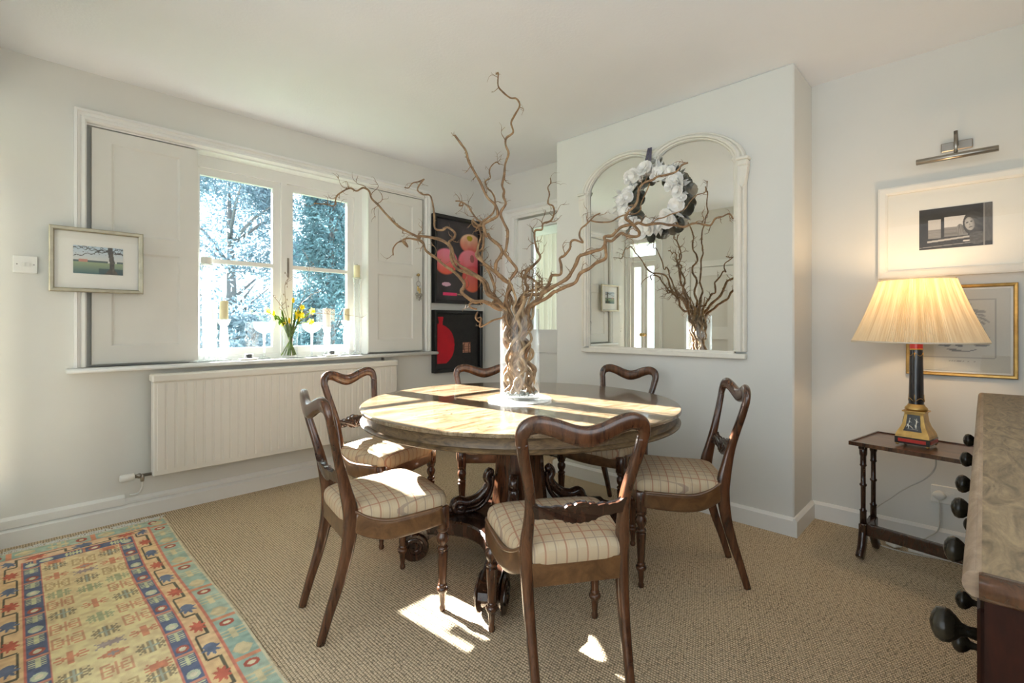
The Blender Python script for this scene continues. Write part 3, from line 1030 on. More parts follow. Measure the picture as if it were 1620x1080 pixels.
proto = make_chair()
CH = [(1.002, 1.760, -10.5, 'carved balloon-back dining chair at the left of the table, nearest the rug'),
      (1.267, 1.005, 56.1, 'balloon-back dining chair nearest the camera, seen from behind with its whole back'),
      (2.154, .994, 125.2, 'balloon-back dining chair right of the table, standing apart before the white chimney breast corner'),
      (2.482, 1.604, 181.2, 'balloon-back dining chair behind the table, its back under the arched mirror'),
      (1.415, 2.420, -74, 'balloon-back dining chair behind the left one, its back against the radiator'),
      (2.038, 2.17, -123.4, 'balloon-back dining chair mostly hidden behind the table and vase, below the two black canvases')]
for i, (x, y, hd, lab) in enumerate(CH):
    o = proto if i == 0 else copy_tree(proto)
    o.location = (x, y, 0)
    o.rotation_euler = (0, 0, math.radians(hd - 90))
    tag(o, lab, 'chair', 'dining chairs round the table')

# ---------------------------------------------------------------- dresser / chest
D = empty('sideboard', (.695, 0, 0), 0, 'dark old wooden sideboard with a worn brown top in the right foreground', 'sideboard')
DL = 1.90
mb = MB()
mb.box(.028, DL, -.47, 0, .07, .832)
mb.build('carcass', M['dresserside'], D)
mb = MB()
mb.box(.014, DL, -.50, .002, .833, .860)
mb.build('top', M['dressertop'], D)
mb = MB()
mb.sweep([(.0135, .0065, .8465), (DL, .0065, .8465)], (.0142, .0110), 14, ref=(0, 1, 0))
mb.box(.014, DL, .002, .0065, .858, .8606)
mb.build('front_moulding', M['dresseredge'], D, label='worn pale front edge of the top')
kx = [.89, 1.20, 1.48, 1.71, 2.03, 2.37]
drs = [(.76, 1.33), (1.35, 1.86), (1.88, 2.54)]
for (a, b), kk in zip(drs, (kx[:2], kx[2:4], kx[4:])):
    for (z0, z1, kz) in ((.60, .80, .71), (.28, .57, .41)):
        dw = MB(); dw.bbox(a - .695, b - .695, -.005, .006, z0, z1, .003)
        o = dw.build('drawer', M['dresserside'], D)
        for x in kk:
            kn = MB(); kn.lathe([(.006, .008), (.016, .007), (.022, .009), (.028, .016), (.034, .021), (.041, .023), (.048, .020), (.053, .011), (.055, .001)], 20, (x - .695, 0, kz), axis='y')
            kn.build('knob', M['knob'], o)
for x in (.065, DL - .05):
    for y in (-.42, -.05):
        mb = MB(); mb.lathe([(0, .02), (.03, .03), (.07, .03)], 16, (x, y, 0)); mb.build('bun_foot', M['dresserside'], D)

mb = MB(); mb.sweep([(.013, .004, .8462), (.013, -.50, .8462)], (.0142, .0150), 14, ref=(1, 0, 0)); mb.build('end_moulding', M['wood'], D, label='rounded dark red end edge of the top')

# ---------------------------------------------------------------- side table (nest table)
N_ = empty('side_table', (2.795, .462, 0), math.radians(-10), 'slim dark wooden nest table with twin turned columns, carrying the lit lamp', 'side table')
ZT = .565
LY = -.86
mb = MB()
mb.bbox(0, .36, LY, 0, ZT - .017, ZT - .005, .002)
mb.build('table_top', M['nestwood'], N_)
mb = MB()
for a, b, c_, d_ in ((-.004, .364, -.004, .004), (-.004, .364, LY - .004, LY + .004), (-.004, .004, LY, 0), (.356, .364, LY, 0)):
    mb.box(a, b, c_, d_, ZT - .018, ZT)
mb.build('gallery_edge', M['wood'], N_)
for y in (-.035, LY + .035):
    for xx in (.060, .190):
        mb = MB()
        mb.lathe([(.165, .0135), (.225, .0135), (.230, .016), (.235, .011), (.245, .010), (.345, .0105), (.350, .015), (.356, .015), (.361, .0105), (.44, .010), (.447, .015), (.453, .0125), (.49, .0125), (.50, .016), (.548, .017)], 16, (xx, y, 0))
        mb.build('column', M['darkwood'], N_)
        mb = MB()
        s = -1 if xx < .12 else 1
        mb.sweep(spline([(xx - s * .02, y, .165), (xx, y, .12), (xx + s * .015, y, .06), (xx + s * .045, y, .012)]), [(.016, .022)] * 18 + [(.014, .016)], 10, ref=(1, 0, 0), power=4)
        mb.build('foot', M['darkwood'], N_)
    mb = MB(); mb.bbox(.040, .210, y - .014, y + .014, .125, .168, .004)
    mb.build('base_rail', M['darkwood'], N_)
    mb = MB(); mb.bbox(.03, .315, y - .012, y + .012, .525, .548, .004)
    mb.build('top_bracket', M['darkwood'], N_)
mb = MB(); mb.bbox(.062, .088, LY + .035, -.035, .110, .165, .004)
mb.build('stretcher', M['darkwood'], N_)

# ---------------------------------------------------------------- table lamp
LX, LYY, LZ = 2.928, .226, ZT
La = empty('table_lamp', (LX - .01, LYY, LZ), math.radians(-10), 'lit table lamp with a pleated cream shade and a black and gilt column base', 'lamp')


def sqprof(mb, prof, rnd=.0, mi=0):
    vs = []
    for z, w in prof:
        vs += [(-w, -w, z), (w, -w, z), (w, w, z), (-w, w, z)]
    fs = [(k * 4 + i, k * 4 + (i + 1) % 4, k * 4 + 4 + (i + 1) % 4, k * 4 + 4 + i) for k in range(len(prof) - 1) for i in range(4)]
    fs += [(3, 2, 1, 0), tuple((len(prof) - 1) * 4 + i for i in range(4))]
    mb.add(vs, fs, mi)


mb = MB(); sqprof(mb, [(.010, .078), (.040, .078)])
mb.build('plinth', M['ebony'], La)
for s, ax in ((-1, 'x'), (-1, 'y'), (1, 'y')):
    mb = MB()
    if ax == 'x': mb.box(-.0795, -.078, -.062, .062, .018, .033)
    else: mb.box(-.062, .062, s * .0795 - .0008, s * .0795 + .0008, .018, .033)
    mb.build('red_inlay', M['red'], La, label='red inlaid stripe')
for x in (-.068, .068):
    for y in (-.068, .068):
        mb = MB(); mb.ball((x, y, .0063), .009, 10, sc3=(1, 1, .7)); mb.build('ball_foot', M['gold'], La)
mb = MB(); sqprof(mb, [(.040, .076), (.050, .075), (.065, .068), (.085, .056), (.110, .047), (.140, .0425), (.152, .043), (.154, .052), (.160, .052)])
mb.lathe([(.160, .048), (.166, .052), (.174, .050), (.182, .040), (.188, .038), (.190, .0355)], 32)
mb.build('flared_base', M['gold'], La)
mb = MB()
for M3 in (Matrix.Identity(3), Matrix.Rotation(-pi / 2, 3, 'Z')):
    vs = [Vector((-.0635, -.042, .068)), Vector((-.0635, .042, .068)), Vector((-.0435, .028, .142)), Vector((-.0435, -.028, .142)),
          Vector((-.0525, .032, .095)), Vector((-.0525, -.032, .095))]
    vs = [Vector((x - .004, y, z)) for x, y, z in vs]
    mb.add([tuple(M3 @ p) for p in vs], [(0, 1, 4, 5), (5, 4, 2, 3)])
mb.build('figure_panel', M['ebony'], La, label='black panel painted with small pale figures')
for M3 in (Matrix.Identity(3), Matrix.Rotation(-pi / 2, 3, 'Z')):
    mb = MB(); rl = random.Random(6)
    for (y0, z0, y1, z1, wd) in ((.018, .080, .020, .100, .0028), (.020, .100, .015, .120, .0035), (.015, .122, .015, .127, .0035), (.019, .112, .006, .108, .002), (.022, .096, .008, .090, .0035), (.012, .092, -.002, .082, .003), (.024, .100, .028, .086, .0025),
                                 (-.016, .082, -.015, .104, .003), (-.015, .104, -.016, .120, .004), (-.016, .122, -.016, .127, .003), (-.014, .116, -.006, .124, .0018), (-.018, .116, -.026, .112, .0018), (-.012, .084, -.010, .100, .002), (.024, .078, -.024, .078, .0012)):
        pts = [M3 @ Vector((-.0685 + (z - .068) * (.30 if z > .095 else .40) - .0012, y, z)) for y, z in ((y0, z0), ((y0 + y1) / 2 + rl.gauss(0, .001), (z0 + z1) / 2), (y1, z1))]
        mb.sweep(pts, [(wd * .6, wd * .4), (wd, wd * .5), (wd * .6, wd * .4)], 6)
    mb.build('painted_figures', M['mat'], La, label='pale painted figures')
mb = MB(); mb.lathe([(.190, .0345), (.30, .0325), (.440, .0290)], 40, cap=False)
mb.build('column', M['ebony'], La, label='black turned column')
for zc, dirn in ((.205, 1), (.425, -1)):
    mb = MB()
    for k in range(4):
        a0 = k * pi / 2 + .2
        sp = []
        for j in range(15):
            a = a0 + (j / 14) * 1.2
            rr = .0352 - (zc - .19) * .022 + .0006
            sp.append((rr * cos(a), rr * sin(a), zc + dirn * .012 * sin(pi * j / 14)))
        mb.sweep(sp, .0012, 5)
        a = a0 + 1.4
        rr = .0352 - (zc - .19) * .022
        mb.sweep([(rr * cos(a), rr * sin(a), zc + dirn * .03 * t) for t in (-.1, .4, 1)], [(.003, .0012), (.002, .0012), (.0008, .0008)], 5)
    mb.build('gilt_swag', M['gold'], La)
mb = MB(); mb.lathe([(.440, .0295), (.443, .0315), (.446, .0300)], 32); mb.lathe([(.472, .030), (.476, .036), (.481, .038), (.485, .030)], 32)
mb.build('gilt_collar', M['gold'], La)
mb = MB(); mb.lathe([(.446, .0300), (.472, .0298)], 32, cap=False)
mb.build('red_collar', M['red'], La, label='red painted collar')
mb = MB(); mb.lathe([(.485, .012), (.52, .010), (.56, .014), (.60, .014)], 16)
mb.build('bulb_holder', M['brass'], La)
mb = MB(); mb.lathe([(.600, .012), (.615, .020), (.64, .029), (.662, .030), (.680, .020), (.688, .001)], 20)
bm_ = NT('warm_bulb')
em = bm_.n('ShaderNodeEmission'); em.inputs[0].default_value = (1, .72, .42, 1); em.inputs[1].default_value = 14
bm_.l(em.outputs[0], bm_.out.inputs[0])
mb.build('bulb', bm_.mat, La)
NP = 190
mb = MB(); vs = []
lay = 13
for k in range(lay):
    t = k / (lay - 1)
    z = .478 + .285 * t
    rr = .300 + (.168 - .300) * t
    rr += .006 * sin(pi * t) * -1
    for i in range(NP * 2):
        a = TAU * i / (NP * 2)
        am = .0050 * (.75 + .25 * sin(i * .37) )
        q = rr + (am if i % 2 else -am)
        vs.append((q * cos(a), q * sin(a), z))
n2 = NP * 2
fs = [(k * n2 + i, k * n2 + (i + 1) % n2, k * n2 + n2 + (i + 1) % n2, k * n2 + n2 + i) for k in range(lay - 1) for i in range(n2)]
mb.add(vs, fs, 0, False)
sh = mb.build('lamp_shade', M['shade'], La)
mb = MB()
mb.sweep([(.301 * cos(TAU * k / 72), .301 * sin(TAU * k / 72), .478) for k in range(72)], (.004, .004), 6, closed=True)
mb.build('shade_trim', M['curtain'], sh)
mb = MB()
mb.sweep([(.168 * cos(TAU * k / 72), .168 * sin(TAU * k / 72), .763) for k in range(72)], (.004, .004), 6, closed=True)
mb.build('shade_trim', M['curtain'], sh)
mb = MB()
for a in (0, TAU / 3, 2 * TAU / 3): mb.sweep([(.014 * cos(a), .014 * sin(a), .585), (.166 * cos(a), .166 * sin(a), .755)], .0015, 5)
mb.build('shade_carrier', M['brass'], sh)
pl = bpy.data.lights.new('lamp_light', 'POINT'); pl.energy = 5.5; pl.color = (1, .68, .38); pl.shadow_soft_size = .035
po = bpy.data.objects.new('lamp_light', pl); po.location = (0, 0, .645); po.parent = La; COL.objects.link(po)
La.scale = (.82, .82, 1)
po.location = (0, 0, .72)

# flex, socket, plugs
mb = MB()
fx = [(2.90, .16, .545), (2.93, .16, .47), (2.97, .20, .40), (3.02, .27, .33), (3.06, .34, .25), (3.09, .405, .17), (3.085, .43, .09), (3.07, .425, .02), (3.06, .38, .006), (3.05, .30, .005), (3.06, .22, .005), (3.08, .13, .006), (3.09, -.05, .006), (3.12, -.2, .006)]
mb.sweep(spline(fx, 6), .003, 8)
tag(mb.build('lamp_flex', M['flex']), 'thin pale flex looping from the lamp down to the carpet', 'cable')
so = empty('wall_socket', (XR, .194, .225), 0, 'white double wall socket with a plug, low behind the side table', 'socket')
mb = MB(); mb.bbox(-.012, 0, -.148, 0, 0, .088, .003)
mb.build('socket_plate', M['whiteplastic'], so)
mb = MB(); mb.box(-.016, -.012, -.086, -.074, .040, .060); mb.box(-.016, -.012, -.068, -.056, .040, .060)
mb.build('switch', M['whiteplastic'], so)
mb = MB(); mb.lathe([(0, .022), (.012, .024), (.026, .021), (.030, .012), (.031, .001)], 20, (0, 0, 0), axis='x', mod=lambda i, z: 1 - .08 * abs(sin(2 * TAU * i / 20)))
mb.v = [(-x - .012, y * 1.15 - .032, z + .042) for x, y, z in mb.v]
tag(mb.build('wall_plug', M['whiteplastic'], None), 'white plug pushed into the wall socket', 'plug').location = (XR, .194, .225)
mb = MB(); mb.sweep(spline([(XR - .035, .162, .245), (XR - .04, .160, .17), (XR - .045, .165, .10), (XR - .06, .20, .06), (XR - .08, .235, .03), (XR - .10, .25, .006)], 6), .003, 8)
tag(mb.build('plug_cable', M['flex']), 'white cable hanging from the plug to the carpet', 'cable')
p_ = empty('loose_plug', (3.10, .33, .005), .9, 'white three-pin plug lying on the carpet with pins upward', 'plug')
mb = MB(); mb.bbox(-.03, .025, -.024, .024, 0, .02, .006); mb.sweep([(.025, 0, .01), (.05, 0, .008), (.08, .01, .004)], [(.007, .007), (.005, .005), (.003, .003)], 8)
mb.build('plug_body', M['whiteplastic'], p_)
mb = MB(); mb.box(-.020, -.016, -.003, .003, .02, .042); mb.box(.0, .004, -.015, -.009, .02, .038); mb.box(.0, .004, .009, .015, .02, .038)
mb.build('pin', M['brass'], p_)
mb = MB(); mb.box(3.09, 3.11, -.35, .27, 0, .012)
tag(mb.build('cable_strip', M['whiteplastic']), 'cream cable strip lying along the skirting behind the side table', 'cable strip')
BR={
'tall':[(1.626,1.694,2.333,0.0032),(1.633,1.685,2.339,0.0033),(1.636,1.689,2.281,0.0037),(1.663,1.68,2.254,0.0039),(1.697,1.665,2.234,0.0041),(1.723,1.649,2.233,0.0042),(1.737,1.64,2.202,0.0044),(1.718,1.654,2.154,0.0046),(1.699,1.662,2.111,0.0048),(1.702,1.651,2.063,0.005),(1.68,1.676,2.035,0.0052),(1.682,1.683,2.003,0.0053),(1.7,1.681,1.966,0.0055),(1.697,1.701,1.918,0.0057),(1.695,1.707,1.861,0.0059),(1.686,1.712,1.814,0.0061),(1.691,1.703,1.784,0.0062),(1.687,1.704,1.755,0.0063),(1.695,1.696,1.72,0.0065),(1.681,1.718,1.675,0.0067),(1.698,1.712,1.63,0.0068),(1.717,1.704,1.585,0.007),(1.715,1.712,1.504,0.0073),(1.71,1.717,1.48,0.0074),(1.729,1.697,1.443,0.0076),(1.753,1.675,1.399,0.0078),(1.742,1.69,1.368,0.0079),(1.731,1.706,1.338,0.008),(1.737,1.704,1.308,0.0081),(1.727,1.718,1.28,0.0082),(1.727,1.721,1.238,0.0084),(1.737,1.714,1.2,0.0085)],
'left_up':[(1.541,1.904,2.073,0.005),(1.568,1.885,2.03,0.0054),(1.578,1.861,1.992,0.0057),(1.578,1.839,1.934,0.006),(1.603,1.819,1.877,0.0063),(1.636,1.812,1.83,0.0066),(1.662,1.796,1.767,0.0069),(1.684,1.76,1.723,0.0072),(1.688,1.747,1.669,0.0075),(1.662,1.779,1.644,0.0077),(1.647,1.806,1.624,0.0078),(1.664,1.802,1.573,0.0081),(1.67,1.798,1.579,0.0081),(1.678,1.79,1.56,0.0082),(1.692,1.773,1.541,0.0083),(1.706,1.754,1.522,0.0085),(1.715,1.741,1.49,0.0086),(1.708,1.748,1.464,0.0087),(1.697,1.761,1.441,0.0088),(1.695,1.768,1.418,0.0089),(1.7,1.768,1.39,0.0091),(1.722,1.75,1.362,0.0092),(1.744,1.731,1.338,0.0094),(1.757,1.718,1.319,0.0095),(1.747,1.728,1.286,0.0096),(1.738,1.738,1.243,0.0098),(1.733,1.747,1.196,0.01)],
'left_long':[(1.243,2.861,1.845,0.0032),(1.277,2.77,1.829,0.0037),(1.302,2.719,1.817,0.004),(1.306,2.698,1.868,0.0043),(1.333,2.666,1.899,0.0046),(1.359,2.634,1.914,0.0048),(1.381,2.603,1.896,0.005),(1.401,2.565,1.911,0.0052),(1.416,2.524,1.888,0.0054),(1.415,2.493,1.839,0.0056),(1.429,2.446,1.796,0.0059),(1.451,2.392,1.736,0.0062),(1.487,2.338,1.673,0.0066),(1.52,2.282,1.634,0.0069),(1.547,2.218,1.6,0.0072),(1.545,2.216,1.607,0.0073),(1.579,2.135,1.592,0.0076),(1.607,2.079,1.57,0.0079),(1.626,2.042,1.53,0.0081),(1.621,2.027,1.466,0.0084),(1.634,1.99,1.414,0.0087),(1.667,1.921,1.387,0.009),(1.693,1.864,1.348,0.0092),(1.697,1.829,1.28,0.0096),(1.722,1.781,1.249,0.0098),(1.734,1.747,1.207,0.01)],
'left_low':[(1.492,2.391,1.514,0.003),(1.48,2.372,1.55,0.0035),(1.483,2.328,1.578,0.0039),(1.498,2.287,1.579,0.0043),(1.508,2.269,1.548,0.0046),(1.489,2.291,1.581,0.005),(1.504,2.273,1.596,0.0052),(1.526,2.233,1.589,0.0056),(1.541,2.179,1.571,0.006),(1.539,2.144,1.519,0.0064),(1.568,2.099,1.48,0.0069),(1.593,2.061,1.441,0.0074),(1.608,2.02,1.414,0.0077),(1.615,1.992,1.395,0.008),(1.623,1.962,1.369,0.0082),(1.631,1.938,1.339,0.0085),(1.625,1.936,1.314,0.0087),(1.615,1.94,1.294,0.0089),(1.629,1.915,1.265,0.0091),(1.649,1.876,1.24,0.0095),(1.669,1.837,1.242,0.0097),(1.687,1.804,1.229,0.01),(1.706,1.767,1.203,0.0103),(1.725,1.736,1.193,0.0105)],
'left_curl':[(1.52,2.32,1.889,0.0028),(1.529,2.294,1.883,0.003),(1.534,2.263,1.904,0.0033),(1.552,2.227,1.909,0.0035),(1.569,2.203,1.921,0.0037),(1.554,2.219,1.895,0.0039),(1.546,2.233,1.864,0.0041),(1.566,2.214,1.839,0.0044),(1.591,2.179,1.83,0.0046),(1.589,2.148,1.767,0.0049),(1.578,2.123,1.698,0.0053),(1.575,2.112,1.639,0.0056),(1.602,2.083,1.63,0.0058),(1.62,2.065,1.645,0.0059),(1.644,2.032,1.616,0.0062),(1.638,2.028,1.586,0.0063),(1.61,2.038,1.559,0.0065),(1.613,2.017,1.526,0.0067),(1.619,1.985,1.449,0.0071),(1.664,1.925,1.399,0.0075),(1.705,1.855,1.348,0.008),(1.71,1.828,1.293,0.0083),(1.73,1.789,1.25,0.0085),(1.709,1.802,1.235,0.0087),(1.727,1.773,1.215,0.0089),(1.739,1.752,1.191,0.009)],
'mid_curl':[(1.649,2.03,1.785,0.0034),(1.663,2.004,1.78,0.0037),(1.666,1.987,1.759,0.0038),(1.646,1.994,1.753,0.004),(1.648,1.978,1.77,0.0042),(1.668,1.948,1.744,0.0045),(1.688,1.937,1.711,0.0047),(1.713,1.925,1.679,0.005),(1.738,1.9,1.654,0.0053),(1.707,1.918,1.637,0.0055),(1.685,1.927,1.647,0.0056),(1.677,1.924,1.67,0.0058),(1.691,1.9,1.644,0.006),(1.718,1.875,1.632,0.0062),(1.719,1.883,1.585,0.0065),(1.713,1.885,1.523,0.0068),(1.685,1.901,1.499,0.007),(1.684,1.892,1.471,0.0072),(1.7,1.867,1.446,0.0074),(1.724,1.841,1.417,0.0076),(1.748,1.818,1.388,0.0078),(1.773,1.788,1.353,0.0081),(1.789,1.766,1.333,0.0083),(1.78,1.767,1.294,0.0085),(1.79,1.75,1.255,0.0087),(1.801,1.734,1.202,0.009)],
'mid_hook':[(1.827,1.876,1.987,0.0026),(1.811,1.883,1.998,0.0028),(1.78,1.891,1.969,0.0031),(1.762,1.886,1.933,0.0033),(1.761,1.877,1.9,0.0036),(1.745,1.897,1.884,0.0038),(1.755,1.897,1.853,0.004),(1.777,1.884,1.83,0.0042),(1.785,1.866,1.784,0.0045),(1.759,1.855,1.71,0.0049),(1.71,1.903,1.648,0.0055),(1.715,1.899,1.586,0.0058),(1.689,1.898,1.509,0.0062),(1.702,1.869,1.447,0.0066),(1.725,1.842,1.386,0.007),(1.734,1.816,1.312,0.0074),(1.725,1.813,1.275,0.0076),(1.735,1.795,1.246,0.0077),(1.757,1.763,1.207,0.008)],
'low_loop':[(1.537,1.715,1.133,0.003),(1.512,1.715,1.155,0.0033),(1.536,1.726,1.182,0.0035),(1.545,1.746,1.156,0.0037),(1.555,1.723,1.156,0.0039),(1.562,1.733,1.138,0.004),(1.58,1.756,1.111,0.0042),(1.612,1.731,1.131,0.0044),(1.644,1.727,1.145,0.0046),(1.684,1.709,1.157,0.0048),(1.712,1.706,1.185,0.005)],
'low_hoop':[(1.515,1.709,1.195,0.004),(1.487,1.716,1.201,0.0043),(1.501,1.747,1.217,0.0045),(1.53,1.744,1.231,0.0048),(1.566,1.73,1.232,0.005),(1.609,1.723,1.222,0.0053),(1.654,1.716,1.23,0.0056),(1.682,1.712,1.212,0.0058),(1.712,1.709,1.194,0.006)],
'right_back':[(2.113,1.758,1.951,0.0028),(2.106,1.747,1.921,0.0031),(2.09,1.756,1.893,0.0034),(2.1,1.753,1.855,0.0037),(2.097,1.762,1.807,0.0041),(2.111,1.736,1.788,0.0044),(2.099,1.718,1.744,0.0047),(2.069,1.717,1.697,0.005),(2.033,1.742,1.679,0.0053),(2.029,1.747,1.647,0.0055),(2.003,1.775,1.64,0.0058),(1.991,1.765,1.579,0.0062),(1.983,1.741,1.525,0.0065),(1.985,1.722,1.485,0.0068),(1.957,1.743,1.444,0.0071),(1.931,1.763,1.414,0.0074),(1.908,1.77,1.375,0.0077),(1.91,1.759,1.386,0.0078),(1.898,1.751,1.344,0.008),(1.9,1.735,1.319,0.0082),(1.881,1.741,1.279,0.0085),(1.856,1.751,1.238,0.0088),(1.842,1.751,1.204,0.009)],
'right_dark':[(2.022,1.851,1.422,0.004),(1.997,1.853,1.428,0.0043),(1.99,1.868,1.41,0.0046),(1.996,1.861,1.383,0.005),(1.992,1.83,1.391,0.0052),(1.989,1.8,1.384,0.0054),(2.0,1.782,1.368,0.0057),(2.014,1.766,1.347,0.006),(2.012,1.74,1.335,0.0062),(1.978,1.734,1.313,0.0065),(1.949,1.748,1.307,0.0068),(1.903,1.76,1.291,0.0072),(1.866,1.76,1.259,0.0076),(1.839,1.753,1.219,0.008)],
'right_long':[(2.215,0.794,1.587,0.0032),(2.205,0.807,1.612,0.0035),(2.192,0.831,1.602,0.0038),(2.186,0.861,1.596,0.0041),(2.192,0.884,1.571,0.0044),(2.187,0.911,1.576,0.0046),(2.18,0.934,1.584,0.0048),(2.166,0.96,1.584,0.005),(2.142,0.989,1.57,0.0053),(2.115,1.017,1.578,0.0055),(2.094,1.041,1.58,0.0057),(2.077,1.067,1.588,0.0059),(2.063,1.101,1.589,0.0062),(2.053,1.132,1.586,0.0064),(2.045,1.164,1.6,0.0066),(2.038,1.185,1.591,0.0067),(2.031,1.2,1.595,0.0068),(2.011,1.233,1.586,0.0071),(1.995,1.255,1.563,0.0073),(1.983,1.27,1.545,0.0074),(1.963,1.297,1.541,0.0076),(1.971,1.297,1.512,0.0078),(1.966,1.314,1.486,0.008),(1.95,1.351,1.476,0.0082),(1.934,1.389,1.465,0.0084),(1.922,1.416,1.454,0.0086),(1.919,1.433,1.418,0.0088),(1.911,1.453,1.381,0.009),(1.902,1.472,1.351,0.0092),(1.882,1.504,1.327,0.0094),(1.861,1.541,1.305,0.0097),(1.842,1.58,1.277,0.0099),(1.836,1.598,1.251,0.0101),(1.821,1.628,1.228,0.0103),(1.805,1.658,1.2,0.0105)],
'right_high':[(1.978,0.894,1.803,0.0035),(1.963,0.913,1.794,0.0038),(1.958,0.935,1.771,0.004),(1.954,0.971,1.765,0.0043),(1.95,1.015,1.765,0.0046),(1.948,1.04,1.755,0.0047),(1.937,1.068,1.749,0.0049),(1.927,1.086,1.732,0.0051),(1.923,1.094,1.711,0.0052),(1.922,1.098,1.675,0.0054),(1.916,1.111,1.645,0.0056),(1.906,1.137,1.622,0.0058),(1.911,1.151,1.597,0.006),(1.948,1.14,1.578,0.0061),(1.989,1.13,1.549,0.0064),(1.996,1.135,1.53,0.0065),(1.988,1.153,1.526,0.0066),(1.972,1.18,1.532,0.0067),(1.958,1.201,1.545,0.0069),(1.944,1.222,1.527,0.007),(1.934,1.239,1.51,0.0071),(1.92,1.264,1.511,0.0073),(1.934,1.271,1.471,0.0075),(1.946,1.281,1.435,0.0076),(1.932,1.323,1.416,0.0079),(1.921,1.355,1.391,0.008),(1.901,1.394,1.369,0.0083),(1.893,1.418,1.326,0.0085),(1.871,1.46,1.307,0.0087),(1.853,1.499,1.287,0.0089),(1.845,1.515,1.281,0.0089),(1.833,1.547,1.254,0.0091),(1.813,1.59,1.231,0.0093),(1.796,1.625,1.209,0.0095)],
'right_sprig':[(2.091,0.866,1.72,0.0022),(2.122,0.881,1.704,0.0023),(2.097,0.91,1.692,0.0024),(2.099,0.94,1.667,0.0025),(2.092,0.96,1.638,0.0026),(2.076,0.985,1.626,0.0027),(2.073,1.017,1.621,0.0028),(2.053,1.041,1.607,0.0029),(2.044,1.071,1.603,0.0029),(2.037,1.091,1.584,0.003)],
'right_left':[(1.973,1.329,1.66,0.0028),(1.953,1.345,1.647,0.0032),(1.947,1.37,1.626,0.0036),(1.947,1.395,1.609,0.0039),(1.944,1.422,1.592,0.0042),(1.942,1.429,1.558,0.0045),(1.949,1.413,1.526,0.0049),(1.919,1.437,1.537,0.0052),(1.908,1.455,1.529,0.0054),(1.916,1.469,1.497,0.0057),(1.911,1.501,1.465,0.0061),(1.899,1.518,1.452,0.0063),(1.903,1.512,1.417,0.0066),(1.9,1.514,1.373,0.007),(1.877,1.55,1.368,0.0073),(1.878,1.564,1.341,0.0075),(1.875,1.58,1.314,0.0078),(1.887,1.573,1.328,0.0079),(1.863,1.603,1.29,0.0083),(1.855,1.614,1.276,0.0085),(1.827,1.653,1.274,0.0088),(1.811,1.68,1.263,0.009),(1.804,1.696,1.235,0.0093),(1.793,1.713,1.211,0.0095)],
'right_arch':[(2.003,1.083,1.76,0.0025),(2.007,1.096,1.738,0.0027),(2.037,1.137,1.703,0.0029),(2.026,1.142,1.676,0.003),(2.037,1.148,1.658,0.0031),(2.05,1.182,1.647,0.0032),(2.035,1.214,1.646,0.0034),(2.025,1.227,1.643,0.0034),(2.022,1.256,1.638,0.0035),(2.024,1.288,1.626,0.0036),(2.013,1.313,1.621,0.0037),(1.999,1.361,1.626,0.0039),(1.991,1.396,1.637,0.004)],
}
# ---------------------------------------------------------------- glass vase and willow
VZ = .740
mb = MB(); mb.lathe([(VZ, .055), (VZ + .001, .150), (VZ + .004, .160), (VZ + .009, .162), (VZ + .012, .158), (VZ + .010, .10), (VZ + .010, .001)], 64, (TC[0], TC[1], 0))
tag(mb.build('glass_plate', M['glareglass'], sharp=50), 'thick round glass plate under the tall vase on the dining table', 'plate')
VB = VZ + .0125
VT = 1.200
mb = MB()
mb.lathe([(VB, .001), (VB, .096), (VB + .004, .100), (VT - .003, .100), (VT, .0985), (VT - .003, .0965), (VB + .020, .0965), (VB + .016, .09), (VB + .016, .001)], 72, (TC[0], TC[1], 0))
tag(mb.build('glass_vase', M['vaseglass'], sharp=50), 'tall clear glass cylinder vase full of twisted willow on the dining table', 'vase')
mb = MB(); random.seed(9)
for i in range(330):
    a = random.uniform(0, TAU); q = .088 * sqrt(random.random())
    mb.ball((TC[0] + q * cos(a), TC[1] + q * sin(a), VB + .021 + random.uniform(0, .012)), random.uniform(.003, .006), 6)
tag(mb.build('glass_beads', M['gravel']), 'small grey glass beads at the bottom of the willow vase', 'beads', kind='stuff')


def curl(mb, p, d, L, r, rng, depth=0):
    """a corkscrew twig"""
    d = Vector(d).normalized()
    u = d.orthogonal().normalized(); w = d.cross(u)
    n = max(6, int(L / .007))
    pts = []; q = Vector(p)
    ph = rng.uniform(0, TAU); wv = rng.uniform(.018, .034)
    for i in range(n + 1):
        t = i / n
        pts.append(tuple(q) + (r * (1 - .75 * t),))
        am = .55 + .8 * t
        s_ = L * t / wv
        stepd = d + u * am * sin(s_ + ph) + w * am * cos(s_ * 1.3 + ph)
        stepd.normalize()
        q = q + stepd * (L / n)
    pts = spline(pts, 2)
    mb.sweep([x[:3] for x in pts], [(x[3], x[3]) for x in pts], 5)
    if depth > 0:
        for _ in range(rng.randint(1, 2)):
            k = rng.randint(len(pts) // 4, len(pts) - 3)
            dd = (Vector(pts[k + 1][:3]) - Vector(pts[k][:3])).normalized() + Vector((rng.gauss(0, .7), rng.gauss(0, .7), rng.gauss(.2, .6)))
            curl(mb, pts[k][:3], dd, L * rng.uniform(.3, .55), r * .6, rng, depth - 1)


